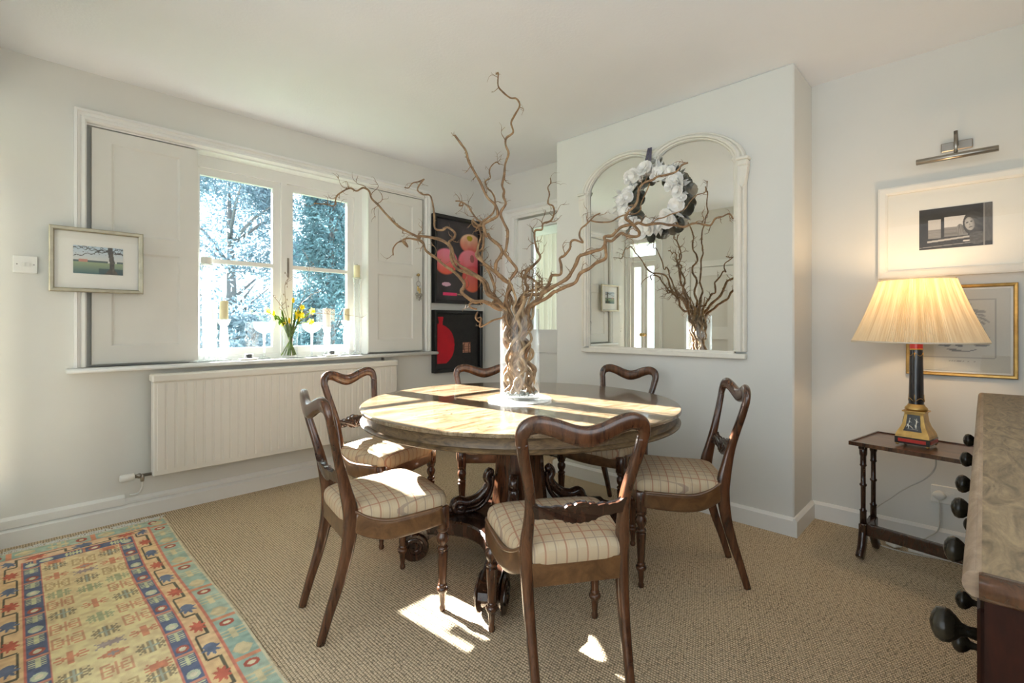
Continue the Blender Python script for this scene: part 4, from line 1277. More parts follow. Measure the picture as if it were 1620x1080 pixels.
LB = {
    'tall': 'tallest twisted willow branch in the vase, rising almost to the ceiling',
    'left_up': 'thick blunt-ended twisted willow branch rising left of the tallest one',
    'left_long': 'long twisted willow branch reaching furthest left, across the window',
    'left_low': 'twisted willow branch leaning left whose tip droops in front of the right shutter',
    'left_curl': 'twisted willow branch with a looped tip above the corner of the window frame',
    'mid_curl': 'twisted willow branch with a ringlet tip above the apple painting',
    'mid_hook': 'thin twisted willow branch with a hooked tip between the two highest branches',
    'low_loop': 'pale curled willow branch hanging over the left rim of the vase',
    'low_hoop': 'willow branch bending in a flat hoop just over the left rim of the vase',
    'right_back': 'twisted willow branch standing up in front of the glazed door and curtain',
    'right_dark': 'dark short willow branch in a tangle of fine twigs right of the vase middle',
    'right_long': 'long twisted willow branch reaching furthest right, across the mirror to its right edge',
    'right_high': 'twisted willow branch curving up in front of the wreath, forked near its tip',
    'right_left': 'twisted willow branch with a forked tip over the left edge of the mirror frame'}
TW = {'tall': (9, .07), 'left_up': (9, .07), 'left_long': (24, .10), 'left_low': (14, .09), 'left_curl': (7, .06), 'mid_curl': (20, .10), 'mid_hook': (16, .09), 'low_loop': (3, .04),
      'low_hoop': (4, .05), 'right_back': (18, .09), 'right_dark': (46, .11), 'right_long': (16, .08), 'right_high': (14, .07), 'right_left': (10, .07)}
rng = random.Random(31)


def inner_stem(x, y, r, rng, ang=None):
    """the wavy part of a stem that stands inside the vase, from the rim down"""
    a0 = atan2(y - TC[1], x - TC[0])
    a1 = a0 + (rng.uniform(.9, 2.6) * rng.choice((-1, 1)) if ang is None else ang)
    q1 = rng.uniform(.060, .084)
    bx, by = TC[0] + q1 * cos(a1), TC[1] + q1 * sin(a1)
    ph = rng.uniform(0, TAU); fr = rng.uniform(2.0, 3.2); am = rng.uniform(.012, .022)
    out = []
    for k in range(1, 15):
        t = k / 14
        px_ = x + (bx - x) * t + am * sin(fr * TAU * t + ph) * (1 - .3 * t)
        py_ = y + (by - y) * t + am * cos(fr * TAU * t * 1.1 + ph)
        q = hypot(px_ - TC[0], py_ - TC[1])
        lim = .092 - r
        if q > lim: px_ = TC[0] + (px_ - TC[0]) * lim / q; py_ = TC[1] + (py_ - TC[1]) * lim / q
        out.append((px_, py_, 1.19 - t * (1.19 - VB - .03), r * (1 - .05 * sin(t * 9))))
    return out


for k, lab in LB.items():
    pts = BR[k]
    mb = MB()
    r_in = {'low_loop': .006, 'low_hoop': .0065, 'mid_hook': .008}.get(k, max(.0085, pts[-1][3]))
    full = pts + inner_stem(pts[-1][0], pts[-1][1], r_in, rng)
    q = spline(full, 5)
    # knobbly growth
    q = [(x, y, z, r * (1 + .10 * sin(i * .55) + .05 * sin(i * 1.7))) for i, (x, y, z, r) in enumerate(q)]
    mb.sweep([p[:3] for p in q], [(p[3], p[3]) for p in q], 9)
    extra = {'right_long': ['right_sprig'], 'right_high': ['right_arch']}.get(k, [])
    for e in extra:
        s_ = spline(BR[e], 5)
        mb.sweep([p[:3] for p in s_], [(p[3], p[3]) for p in s_], 7)
    n_, L_ = TW[k]
    M_ = len(pts) * 5
    for i in range(n_):
        j = int(M_ * (rng.random() ** 1.1) * .92) if k != 'right_dark' else int(M_ * rng.uniform(.2, .75))
        j = min(j, len(q) - 3)
        d = (Vector(q[j][:3]) - Vector(q[j + 1][:3])).normalized() * .5 + Vector((rng.gauss(0, .6), rng.gauss(0, .6), rng.gauss(.25, .6)))
        curl(mb, q[j][:3], d, L_ * rng.uniform(.5, 1.3), min(.0026, q[j][3] * .5), rng, 1)
    for i in range(12):      # snapped-off nubs
        j = rng.randint(8, M_ - 2)
        d = Vector((rng.gauss(0, 1), rng.gauss(0, 1), rng.gauss(0, 1))).normalized() * q[j][3] * 2.0
        p0 = Vector(q[j][:3])
        mb.sweep([p0, p0 + d], [(q[j][3] * .5, q[j][3] * .5), (q[j][3] * .28, q[j][3] * .28)], 6)
    mb.build('willow_branch', M['bark'], label=lab, cat='branch', group='twisted willow branches in the glass vase')
for i in range(11):
    a = rng.uniform(0, TAU); q0 = rng.uniform(.02, .075)
    x, y = TC[0] + q0 * cos(a), TC[1] + q0 * sin(a)
    top = [(x + .03 * cos(a) + rng.gauss(0, .01), y + .03 * sin(a) + rng.gauss(0, .01), 1.20 + rng.uniform(.06, .16), .003), (x + .012, y - .008, 1.25, .006), (x, y, 1.205, .0075)]
    q = spline(top + inner_stem(x, y, rng.uniform(.006, .0095), rng), 5)
    mb = MB(); mb.sweep([p[:3] for p in q], [(p[3] * (1 + .1 * sin(j * .6)),) * 2 for j, p in enumerate(q)], 9)
    for _ in range(3):
        curl(mb, q[rng.randint(0, 8)][:3], (cos(a), sin(a), rng.uniform(0, 1)), rng.uniform(.03, .09), .0016, rng, 1)
    mb.build('short_willow_branch', M['barkpale'], label='short pale twisted willow stem standing inside the tall glass vase', cat='branch', group='short willow stems inside the glass vase')

# ---------------------------------------------------------------- arched mirror
YC = 1.52
XF = 2.886
Mi = empty('arched_mirror', (XF, YC, .928), 0, 'large cream double-arched mirror with an old silvered plate over the chimney breast', 'mirror')
outer = [(.562, .97), (.562, 1.5), (.562, 2.00), (.562, 2.055), (.553, 2.10), (.530, 2.142), (.492, 2.180), (.44, 2.218), (.37, 2.252), (.30, 2.274), (.235, 2.284), (.17, 2.284), (.11, 2.275), (.06, 2.262), (.025, 2.250), (0, 2.245)]
inner = [(.495, .97), (.495, 1.5), (.495, 1.98), (.495, 2.045), (.490, 2.080), (.474, 2.112), (.440, 2.152), (.395, 2.188), (.340, 2.214), (.285, 2.228), (.230, 2.236), (.175, 2.237), (.125, 2.230), (.080, 2.213), (.048, 2.190), (.030, 2.168)]
Of = [(-a, z) for a, z in outer] + [(a, z) for a, z in reversed(outer[:-1])]
In = [(-a, z) for a, z in inner] + [(0, 2.160)] + [(a, z) for a, z in reversed(inner)]
Of = [(-a, z) for a, z in outer] + [(0, 2.244)] + [(a, z) for a, z in reversed(outer)]
steps = [(0, 0), (0, .028), (.08, .036), (.20, .036), (.28, .030), (.36, .044), (.52, .050), (.70, .046), (.78, .034), (.90, .034), (.95, .026), (1, .024), (1, 0)]
mb = MB(); vs = []
K = len(Of)
for f, h in steps:
    for (a, z), (c_, w) in zip(Of, In):
        vs.append((-h, a + (c_ - a) * f, z + (w - z) * f - .928))
fs = [(s * K + i, s * K + i + 1, (s + 1) * K + i + 1, (s + 1) * K + i) for s in range(len(steps) - 1) for i in range(K - 1)]
mb.add(vs, fs, 0, False)
mb.bbox(-.040, 0, -.5625, .5625, 0, .030, .004)
mb.bbox(-.030, 0, -.5, .5, .026, .044, .003)
mb.build('mirror_frame', M['creamframe'], Mi)
for s in (-1, 1):
    mb = MB()
    mb.bbox(-.052, 0, s * .562 - .040 if s > 0 else s * .562 - .016, s * .562 + .016 if s > 0 else s * .562 + .040, 1.085, 1.118, .006)
    mb.bbox(-.060, 0, s * .562 - .046 if s > 0 else s * .562 - .022, s * .562 + .022 if s > 0 else s * .562 + .046, 1.118, 1.134, .004)
    mb.prism([(s * .578, 1.085), (s * .572, 1.04), (s * .562, .98), (s * .545, .96), (s * .525, 1.0), (s * .520, 1.085)], lambda u, v, t: (t, u, v), -.046, -.002, bev=.004)
    mb.build('carved_shoulder', M['creamframe'], Mi)
    mb = MB()
    sp = [(-.035, s * (.505 - .012 * (1 - k / 22) * cos(k * .5)), 1.128 + .016 * (1 - k / 22) * sin(k * .5)) for k in range(18)]
    mb.sweep(sp, .006, 6)
    mb.build('small_scroll', M['creamframe'], Mi)
    mb = MB()
    sp = [(-.038, s * (.028 + .018 * (1 - k / 26) * cos(k * .45 + 2)), 1.258 + .020 * (1 - k / 26) * sin(k * .45 + 2)) for k in range(20)]
    mb.sweep(sp, .007, 6)
    mb.build('crest_scroll', M['creamframe'], Mi)
mb = MB()
plate = [(-a, z) for a, z in inner] + [(0, 2.166)] + [(a, z) for a, z in reversed(inner)]
plate[0] = (-.495, .965); plate[-1] = (.495, .965)
plate = [(a * 1.008, z + .003 if z > 1 else z) for a, z in plate]
mb.prism(plate, lambda u, v, t: (t, u, v - .928), -.016, -.010)
mb.build('mirror_plate', M['mirror'], Mi)

# ---- paper flower wreath hung on the mirror
WX, WY, WZ = 2.828, 1.530, 1.915
Wr = empty('paper_wreath', (WX, WY, WZ), 0, 'wreath of white paper flowers and leaves hanging on the mirror', 'wreath')
mb = MB(); mb.sweep([(0, .195 * cos(TAU * k / 48), .175 * sin(TAU * k / 48)) for k in range(48)], (.012, .012), 8, closed=True)
mb.build('wreath_ring', M['paper'], Wr)
rg = random.Random(5)
mb = MB()
for k in range(64):
    a = rg.uniform(0, TAU)
    out_ = rg.random() > .25
    R0 = Vector((0, .195 * cos(a), .175 * sin(a)))
    d = Vector((rg.uniform(-.25, .15), cos(a + rg.gauss(0, .35)), sin(a + rg.gauss(0, .35)))) * (1 if out_ else -1)
    d.normalize()
    L = rg.uniform(.045, .08) if out_ else rg.uniform(.03, .05)
    sd = d.cross(Vector((1, 0, 0))).normalized() * rg.uniform(.010, .019)
    p = R0 + Vector((rg.uniform(-.01, .012), 0, 0)) + d * .01
    up = Vector((-.008, 0, 0))
    mb.add([p, p + d * L * .5 + sd, p + d * L, p + d * L * .5 - sd, p + d * L * .5 + up], [(0, 1, 4), (1, 2, 4), (2, 3, 4), (3, 0, 4)])
mb.build('paper_leaves', M['paper'], Wr)
for k in range(38):
    a = TAU * k / 38 + rg.gauss(0, .05)
    q = rg.uniform(.145, .235)
    size = rg.uniform(.022, .056)
    cpos = Vector((rg.uniform(-.045, -.02), q * cos(a), q * .9 * sin(a)))
    nrm = Vector((-1, rg.gauss(0, .35), rg.gauss(0, .35))).normalized()
    u = nrm.orthogonal().normalized(); w = nrm.cross(u)
    mb = MB()
    for layer, (rad, lift, n) in enumerate(((1.0, .22, 6), (.74, .62, 6), (.46, 1.2, 5))):
        off = rg.uniform(0, TAU)
        for i in range(n + 1):
            b = off + TAU * i / (n + 1)
            r_ = u * cos(b) + w * sin(b)
            t_ = -u * sin(b) + w * cos(b)
            L = size * rad
            c0 = cpos + nrm * (.003 * layer)
            vs = [c0]
            for (f, wd, lf) in ((.35, .32, .10), (.75, .50, lift * .6), (1.0, .30, lift * .9)):
                m_ = c0 + r_ * L * f + nrm * L * lf
                vs += [m_ - t_ * L * wd, m_, m_ + t_ * L * wd]
            mb.add(vs, [(0, 1, 2), (0, 2, 3), (1, 4, 5, 2), (2, 5, 6, 3), (4, 7, 8, 5), (5, 8, 9, 6)], 0, True)
    mb.build('paper_flower', M['paperflower'], Wr)
mb = MB()
for s in (-1, 1):
    mb.sweep([(-.012, .004 * s, .19), (-.018, .012 * s, .26), (-.015, .006 * s - .01, .33)], [(.009, .0015), (.010, .0015), (.009, .0015)], 6, ref=(1, 0, 0), power=4)
mb.build('ribbon', simple('grey_violet_ribbon', (.10, .09, .13), .6), Wr)

# ---------------------------------------------------------------- hung pictures


def picture(name, label, place, w, h, fw, depth, fmat, art, artrect, matmat=None, wash=None):
    """place(u, v, t): u along, v up, t out from the wall"""
    r = empty(name, place(0, 0, 0), 0, label, 'picture')
    o0 = Vector(place(0, 0, 0))

    def pl_(u, v, t): return tuple(Vector(place(u, v, t)) - o0)
    mb = MB()
    frame_moulding(mb, (0, w, 0, h), (fw, w - fw, fw, h - fw), [(0, 0), (0, depth), (.2, depth + .002), (.75, depth), (1, depth - .006), (1, .003)], pl_)
    mb.build('picture_frame', fmat, r)
    if matmat:
        mb = MB(); mb.add([pl_(fw * .8, fw * .8, .006), pl_(w - fw * .8, fw * .8, .006), pl_(w - fw * .8, h - fw * .8, .006), pl_(fw * .8, h - fw * .8, .006),
                           pl_(fw * .8, fw * .8, .002), pl_(w - fw * .8, fw * .8, .002), pl_(w - fw * .8, h - fw * .8, .002), pl_(fw * .8, h - fw * .8, .002)],
                          [(0, 1, 2, 3), (4, 5, 6, 7), (0, 1, 5, 4), (1, 2, 6, 5), (2, 3, 7, 6), (3, 0, 4, 7)])
        mb.build('mount', matmat, r)
    a0, a1, b0, b1, res = artrect
    painted('artwork', a1 - a0, b1 - b0, res, lambda u, v: art(u / (a1 - a0), v / (b1 - b0)), lambda u, v: pl_(a0 + u, b0 + v, .008), M['painted'], r)
    if matmat:
        g = MB(); g.add([pl_(fw, fw, depth - .007), pl_(w - fw, fw, depth - .007), pl_(w - fw, h - fw, depth - .007), pl_(fw, h - fw, depth - .007)], [(0, 1, 2, 3)])
        g.build('picture_glass', M['picglass'], r)
    return r


rp = random.Random(3)


def hsh(a, b):
    v = sin(a * 127.1 + b * 311.7) * 43758.5453
    return v - math.floor(v)


def vn(x, y):
    xi, yi = math.floor(x), math.floor(y)
    fx_, fy = x - xi, y - yi
    fx_ = fx_ * fx_ * (3 - 2 * fx_); fy = fy * fy * (3 - 2 * fy)
    a = hsh(xi, yi) * (1 - fx_) + hsh(xi + 1, yi) * fx_
    b = hsh(xi, yi + 1) * (1 - fx_) + hsh(xi + 1, yi + 1) * fx_
    return a * (1 - fy) + b * fy


def mixc(a, b, t):
    t = max(0, min(1, t))
    return tuple(p + (q - p) * t for p, q in zip(a, b))


def art_tree(u, v):
    sky = mixc(lin(218, 216, 208), lin(185, 205, 218), (v - .4) / .6)
    if v < .42: c = mixc(lin(60, 98, 100), lin(150, 165, 125), v / .42)
    elif v < .50: c = lin(80, 95, 90) if vn(u * 20, 3) > .3 else sky
    else: c = sky
    if v < .22 and u > .5: c = mixc(c, lin(35, 60, 60), .8)
    if .10 < u < .28 and .42 < v < .52: c = lin(190, 130, 110)
    if u < .1 + .2 * vn(v * 9, 1) and False: c = lin(70, 70, 60)
    tw = .052 + .10 * max(0, .2 - v) / .2
    if abs(u - .755 - .02 * sin(v * 5)) < tw: c = mixc(lin(95, 85, 60), lin(45, 40, 30), vn(u * 60, v * 14))
    for (m0, b0, f) in ((-.5, 1.25, 9), (-.25, 1.02, 12), (.35, .62, 10), (-.12, .92, 16)):
        yy = b0 + m0 * u + .03 * sin(u * f * 3)
        if v > .6 and abs(v - yy) < .014: c = lin(60, 55, 45)
    if v > .72 and vn(u * 55, v * 40) > .80: c = lin(75, 72, 60)
    return c


picture('framed_picture', 'small landscape with a bare tree in a pale gold frame over the left shutter edge',
        lambda u, v, t: (.123 + u, 3.506 - t, 1.298 + v), .396, .347, .022, .022, M['silverleaf'], art_tree, (.095, .305, .102, .252, .0026), M['mat'])


def art_apples(u, v):
    c = mixc(lin(38, 36, 38), lin(75, 70, 72), vn(u * 6, v * 8))
    def app(cx, cy, rx, ry, top, bot, k=0):
        nonlocal c
        d = hypot((u - cx) / rx, (v - cy) / ry)
        if d < 1.05:
            t = (v - cy) / ry * .5 + .5
            q = mixc(bot, top, t + .25 * (vn(u * 14 + k, v * 12) - .5))
            q = mixc(q, lin(200, 180, 175), max(0, .25 - hypot(u - cx + .05, v - cy - .06)) * 1.0)
            c = mixc(q, c, (d - .93) / .12)
    app(.25, .48, .26, .16, lin(235, 120, 150), lin(225, 90, 55), 1)
    app(.82, .74, .25, .125, lin(240, 200, 160), lin(200, 25, 30), 2)
    app(.80, .50, .27, .16, lin(235, 130, 150), lin(205, 40, 50), 3)
    app(.86, .29, .24, .17, lin(205, 40, 55), lin(215, 100, 70), 4)
    if hypot((u - .80) / .07, (v - .81) / .035) < 1: c = lin(170, 150, 30)
    if hypot((u - .86) / .05, (v - .55) / .05) < 1: c = mixc(c, lin(90, 60, 30), .7)
    if v < .14 and abs(v - .08) < .02 and .18 < u < .5: c = lin(225, 60, 110)
    if hypot((u - .26) / .1, (v - .20) / .025) < 1: c = lin(225, 180, 200)
    return c


def art_jar(u, v):
    c = mixc(lin(30, 28, 27), lin(40, 38, 36), vn(u * 20, v * 20))
    red = mixc(lin(195, 8, 32), lin(178, 5, 28), vn(u * 12, v * 12))
    if ((u - .02) / .42) ** 2 + abs((v - .43) / .385) ** 2.3 < 1 and v > .10: c = red
    w = .045 + max(0, v - .86) * .25
    if .76 < v < .93 and abs(u - .135) < w: c = red
    if .63 < u < .82 and .28 < v < .47: c = mixc(lin(190, 135, 110), lin(120, 80, 65), 1 if (vn(u * 40, v * 8) > .62 or abs(((v - .28) * 24) % 1 - .5) < .08) else 0)
    return c


def plN(x0, z0):
    return lambda u, v, t: (x0 + u, WN - .002 - t, z0 + v)


picture('canvas_painting', 'black-framed painting of red and pink apples, the upper of the two canvases', plN(2.60, 1.318), .575, .800, .030, .050, M['blackpaint'], art_apples, (.028, .547, .028, .772, .0055))
picture('canvas_painting', 'black-framed painting of a bright red jar shape, the lower of the two canvases', plN(2.60, .690), .575, .566, .030, .050, M['blackpaint'], art_jar, (.028, .547, .028, .538, .0045))


def plE(y0, z0):
    return lambda u, v, t: (XR - .001 - t, y0 - u, z0 + v)


def art_photo(u, v):
    g = .02 + .02 * vn(u * 9, v * 9)
    def L(x): return (x, x * .97, x * .92)
    if .13 < u < .31 and .26 < v < .72: g = .55 if v > .48 else .22 + .1 * vn(3, v * 60)
    if .36 < u < .68 and .28 < v < .76: g = .65 if v > .5 else .16 + .1 * vn(5, v * 50)
    if .12 < u < .90 and abs(v - (.17 + u * .10)) < .022: g = .45
    if abs(v - (.05 + u * .06)) < .008: g = .3
    # a person leaning on the sill, hair blown back
    hd = hypot((u - .735) / (.105 + .05 * (u > .735)), (v - .56) / .24)
    if hd < 1.15: g = .045 + .10 * vn(u * 26 + v * 22, v * 9 - u * 6) * (1.15 - hd)
    du, dv = (u - .705) * .92 + (v - .54) * .12, (v - .54) - (u - .705) * .35
    fd = hypot(du / .062, dv / .165)
    if fd < 1: g = .44 - .20 * max(0, du / .062) - .12 * fd ** 3 + .03 * vn(u * 60, v * 30)
    if fd < .9 and abs(dv - .045) < .016 and (.012 < abs(du) < .042): g = .10
    if fd < .9 and hypot((du + .002) / .010, (dv + .02) / .035) < 1: g = .30
    if fd < .9 and hypot(du / .024, (dv + .082) / .014) < 1: g = .12
    if u > .70 and v < .34 and hypot((u - .80) / .12, (v - .20) / .16) < 1: g = .07 + .05 * vn(u * 30, v * 30)
    if hypot((u - .575) / .05, (v - .42) / .14) < 1: g = .28 - .15 * vn(u * 70, v * 10)
    if hypot((u - .66) / .05, (v - .145) / .02) < 1: g = .6
    if u > .90 and v > .1: g = .09 + .04 * vn(u * 60, v * 20)
    if .885 < u < .90: g = .25
    return L(g)


picture('framed_photograph', 'wide white frame holding a small black and white photo of a person at a window', plE(.408, 1.366), .70, .480, .040, .026, M['whiteframe'], art_photo, (.168, .436, .138, .342, .0018), M['mat'])


def art_sketch(u, v):
    p = lin(196, 196, 186)
    inn = .10 < u < .86 and .17 < v < .88
    c = p
    if (abs(u - .86) < .006 or abs(u - .10) < .006) and .17 < v < .88 or (abs(v - .88) < .005 or abs(v - .17) < .005) and .10 < u < .86: c = lin(150, 150, 145)
    if inn:
        d = hypot((u - .50) / .30, (v - .62) / .22)
        a = atan2(v - .62, u - .5)
        if .45 < d < 1.0 and vn(a * 14 + d * 9, d * 5) > .55: c = lin(150, 150, 146)
        if abs(v - .33 - .05 * sin(u * 9)) < .05 and .25 < u < .8 and vn(u * 16, v * 60) > .5: c = lin(110, 110, 108)
    if abs(v - .125) < .006 and .38 < u < .66 and vn(u * 90, 1) > .45: c = lin(120, 118, 112)
    return c


picture('framed_sketch', 'pale pencil sketch in a thin gilt frame, partly behind the lamp shade', plE(.292, .868), .405, .450, .016, .018, M['gold'], art_sketch, (.025, .38, .025, .425, .0045), M['mat'])

# ---- picture light
pc = empty('picture_light', (XR, .098, 1.93), 0, 'unlit brushed metal picture light above the wide white frame', 'picture light')
mb = MB(); mb.bbox(-.012, 0, -.058, .058, .055, .098, .003); mb.build('wall_plate', M['steel'], pc)
mb = MB(); mb.sweep([(-.010, 0, .076), (-.05, 0, .098), (-.105, 0, .118)], (.008, .004), 8, ref=(0, 0, 1)); mb.sweep([(-.105, 0, .122), (-.11, 0, .06), (-.112, 0, .012)], (.008, .004), 8, ref=(1, 0, 0))
mb.build('arm', M['steel'], pc)
mb = MB(); mb.lathe([(-.146, .012), (-.144, .014), (.144, .014), (.146, .012)], 20, (-.115, 0, .0), axis='y'); mb.build('tube', M['steel'], pc)

# ---- light switch
sw = empty('light_switch', (-.008, WN, 1.387), 0, 'white double light switch on the wall left of the tree picture', 'switch')
mb = MB(); mb.bbox(0, .092, -.010, 0, 0, .090, .003); mb.build('switch_plate', M['whiteplastic'], sw)
for x in (.032, .049):
    mb = MB(); mb.box(x, x + .012, -.014, -.009, .034, .056, rot=Matrix.Rotation(.15, 3, 'X')); mb.build('rocker', M['whiteplastic'], sw)
mb = MB()
for x in (.015, .077): mb.lathe([(-.0115, .0035), (-.009, .0035)], 10, (x, 0, .045), axis='y')
mb.build('screw', M['steel'], sw)

# ---- keys hanging on the right shutter
ks = empty('key_bunch', (2.445, 3.530, 1.50), 0, 'small bunch of keys and charms hanging from a brass knob on the right shutter', 'keys')
mb = MB(); mb.lathe([(-.024, .001), (-.020, .012), (-.010, .013), (-.005, .006), (.010, .006)], 16, (0, 0, .055), axis='y'); mb.build('knob', M['brass'], ks)
mb = MB()
mb.sweep([(.0, -.012, .045), (.002, -.014, -.0)], .0015, 5)
mb.sweep([(.020 * sin(TAU * k / 20), -.014, -.022 + .022 * cos(TAU * k / 20)) for k in range(20)], (.002, .002), 6, closed=True)
mb.sweep([(0, -.014, -.044), (.0, -.014, -.085)], .0015, 5)
mb.build('ring', M['steel'], ks)
mb = MB(); mb.bbox(-.014, .000, -.022, -.010, -.088, -.045, .002); mb.bbox(.004, .018, -.022, -.010, -.105, -.060, .002)
mb.build('tag', M['brass'], ks)
for x, z in ((-.018, -.115), (.006, -.13), (.022, -.118)):
    mb = MB()
    mb.sweep([(x + .011 * sin(TAU * k / 16), -.016, z + .013 * cos(TAU * k / 16)) for k in range(16)], (.004, .003), 6, closed=True)
    mb.box(x - .003, x + .003, -.018, -.014, z - .040, z - .012)
    mb.build('key', M['steel'], ks)

# ---------------------------------------------------------------- things on the sill
SZ = .8865
sill = []


def goblet(name, label, x, y, prof, cat, group=None, mat=None):
    r = empty(name, (x, y, SZ), 0, label, cat, group)
    mb = MB(); mb.lathe(prof, 28); mb.build('glass_body', mat or M['glareglass'], r)
    return r


def candle(label, x, y, z0, h, r_, mat, group=None):
    r = empty('pillar_candle', (x, y, z0), 0, label, 'candle', group)
    mb = MB(); mb.lathe([(0, r_ * .97), (.003, r_), (h - .003, r_), (h, r_ * .93), (h - .003, r_ * .3), (h - .004, .001)], 24); mb.build('wax', mat, r)
    mb = MB(); mb.sweep([(0, 0, h - .004), (.002, 0, h + .010)], .0015, 5); mb.build('wick', M['wick'], r)


def holder(h, foot=.045, top=.042):
    return [(0, .001), (0, foot), (.006, foot), (.014, foot * .6), (.022, .016), (.05, .020), (h * .5, .026), (h - .055, .022), (h - .045, .018), (h - .038, .026), (h - .02, top * .8), (h, top), (h - .004, top - .004), (h - .006, .001)]


goblet('candle_holder', 'chunky clear glass candle holder at the left end of the sill, under a cream candle', .955, 3.565, holder(.272), 'candle holder')
candle('cream pillar candle on the left chunky glass holder', .955, 3.565, SZ + .267, .125, .026, M['wax'])
goblet('candle_holder', 'chunky clear glass candle holder at the right end of the sill, under a cream candle', 1.805, 3.560, holder(.268), 'candle holder')
candle('cream pillar candle on the right chunky glass holder', 1.805, 3.560, SZ + .263, .098, .022, M['wax'])
goblet('candle_holder', 'tall glass candle column nearest the left shutter', .862, 3.590, holder(.625, .05, .038), 'candle holder')
candle('short pale candle on top of the tall left glass column', .862, 3.590, SZ + .62, .05, .030, M['whitewax'])
goblet('candle_holder', 'tall glass candle column nearest the right shutter', 1.905, 3.585, holder(.610, .05, .036), 'candle holder')
candle('short cream candle on top of the tall right glass column', 1.905, 3.585, SZ + .605, .105, .024, M['wax'])
goblet('candle_holder', 'squat glass holder behind the left cream candle', .905, 3.630, holder(.20, .035, .036), 'candle holder')
candle('white pillar candle behind the left cream candle', .905, 3.630, SZ + .196, .19, .026, M['whitewax'])
goblet('candle_holder', 'squat glass holder behind the right champagne saucer', 1.675, 3.620, holder(.22, .035, .032), 'candle holder')
candle('white pillar candle between the right saucer glass and the right cream candle', 1.675, 3.620, SZ + .216, .145, .028, M['whitewax'])
coupe = [(0, .001), (0, .040), (.004, .040), (.012, .010), (.02, .006), (.11, .007), (.165, .009), (.175, .014), (.185, .035), (.205, .060), (.235, .068), (.255, .069), (.235, .064), (.20, .050), (.182, .014), (.180, .001)]
goblet('saucer_glass', 'empty wide saucer glass left of the daffodils', 1.215, 3.600, coupe, 'glass', 'saucer glasses on the sill')
goblet('saucer_glass', 'empty wide saucer glass right of the daffodils', 1.545, 3.590, coupe, 'glass', 'saucer glasses on the sill')
for x, lab in ((1.085, 'left'), (1.655, 'right')):
    mb = MB(); mb.lathe([(0, .001), (0, .030), (.003, .034), (.010, .052), (.013, .058), (.014, .056), (.010, .034), (.008, .001)], 32)
    o = mb.build('saucer', M['whitewax'], label='small white saucer under the %s black tealight on the sill' % lab, cat='saucer', group='white saucers on the sill'); o.location = (x, 3.500, SZ)
    r = empty('tealight', (x, 3.500, SZ + .009), 0, 'black tealight in a squat glass on the %s saucer on the sill' % lab, 'candle', 'black tealights on the sill')
    mb = MB(); mb.lathe([(0, .001), (0, .026), (.004, .030), (.036, .028), (.036, .026), (.006, .027), (.005, .001)], 20); mb.build('glass_cup', M['vaseglass'], r)
    mb = MB(); mb.lathe([(.006, .025), (.032, .024), (.032, .001)], 20); mb.build('wax', M['black'], r)

# daffodil vase
DX, DY = 1.368, 3.535
mb = MB(); mb.lathe([(SZ, .001), (SZ, .048), (SZ + .004, .050), (SZ + .10, .047), (SZ + .235, .056), (SZ + .2365, .054), (SZ + .235, .0525), (SZ + .10, .0435), (SZ + .014, .045), (SZ + .012, .001)], 40, (DX, DY, 0))
tag(mb.build('flower_vase', M['vaseglass'], sharp=50), 'small clear glass vase of daffodils on the window sill', 'vase')
rd = random.Random(11)
fl = [(-.155, .315, 1, .75), (-.105, .27, 0, .6), (-.08, .235, 0, .6), (-.05, .225, 1, .8), (.02, .395, 0, .7), (.055, .29, 1, 1.5), (.075, .345, 1, .75), (.155, .32, 1, .85), (.13, .24, 1, .9), (-.02, .25, 0, .7), (-.12, .30, 0, .6)]
dlab = ['daffodil turned away at the far left of the bunch', 'closed daffodil bud low on the left of the bunch', 'yellow-green daffodil bud lower left over the vase rim', 'half-open daffodil just above the left rim of its vase',
        'topmost small daffodil bud of the bunch', 'largest open daffodil at the centre of the bunch', 'daffodil seen from the side above the largest one', 'daffodil at the far right of the bunch', 'pale daffodil low on the right of the bunch',
        'green-tipped daffodil bud in the middle over the vase', 'second bud under the far left daffodil']
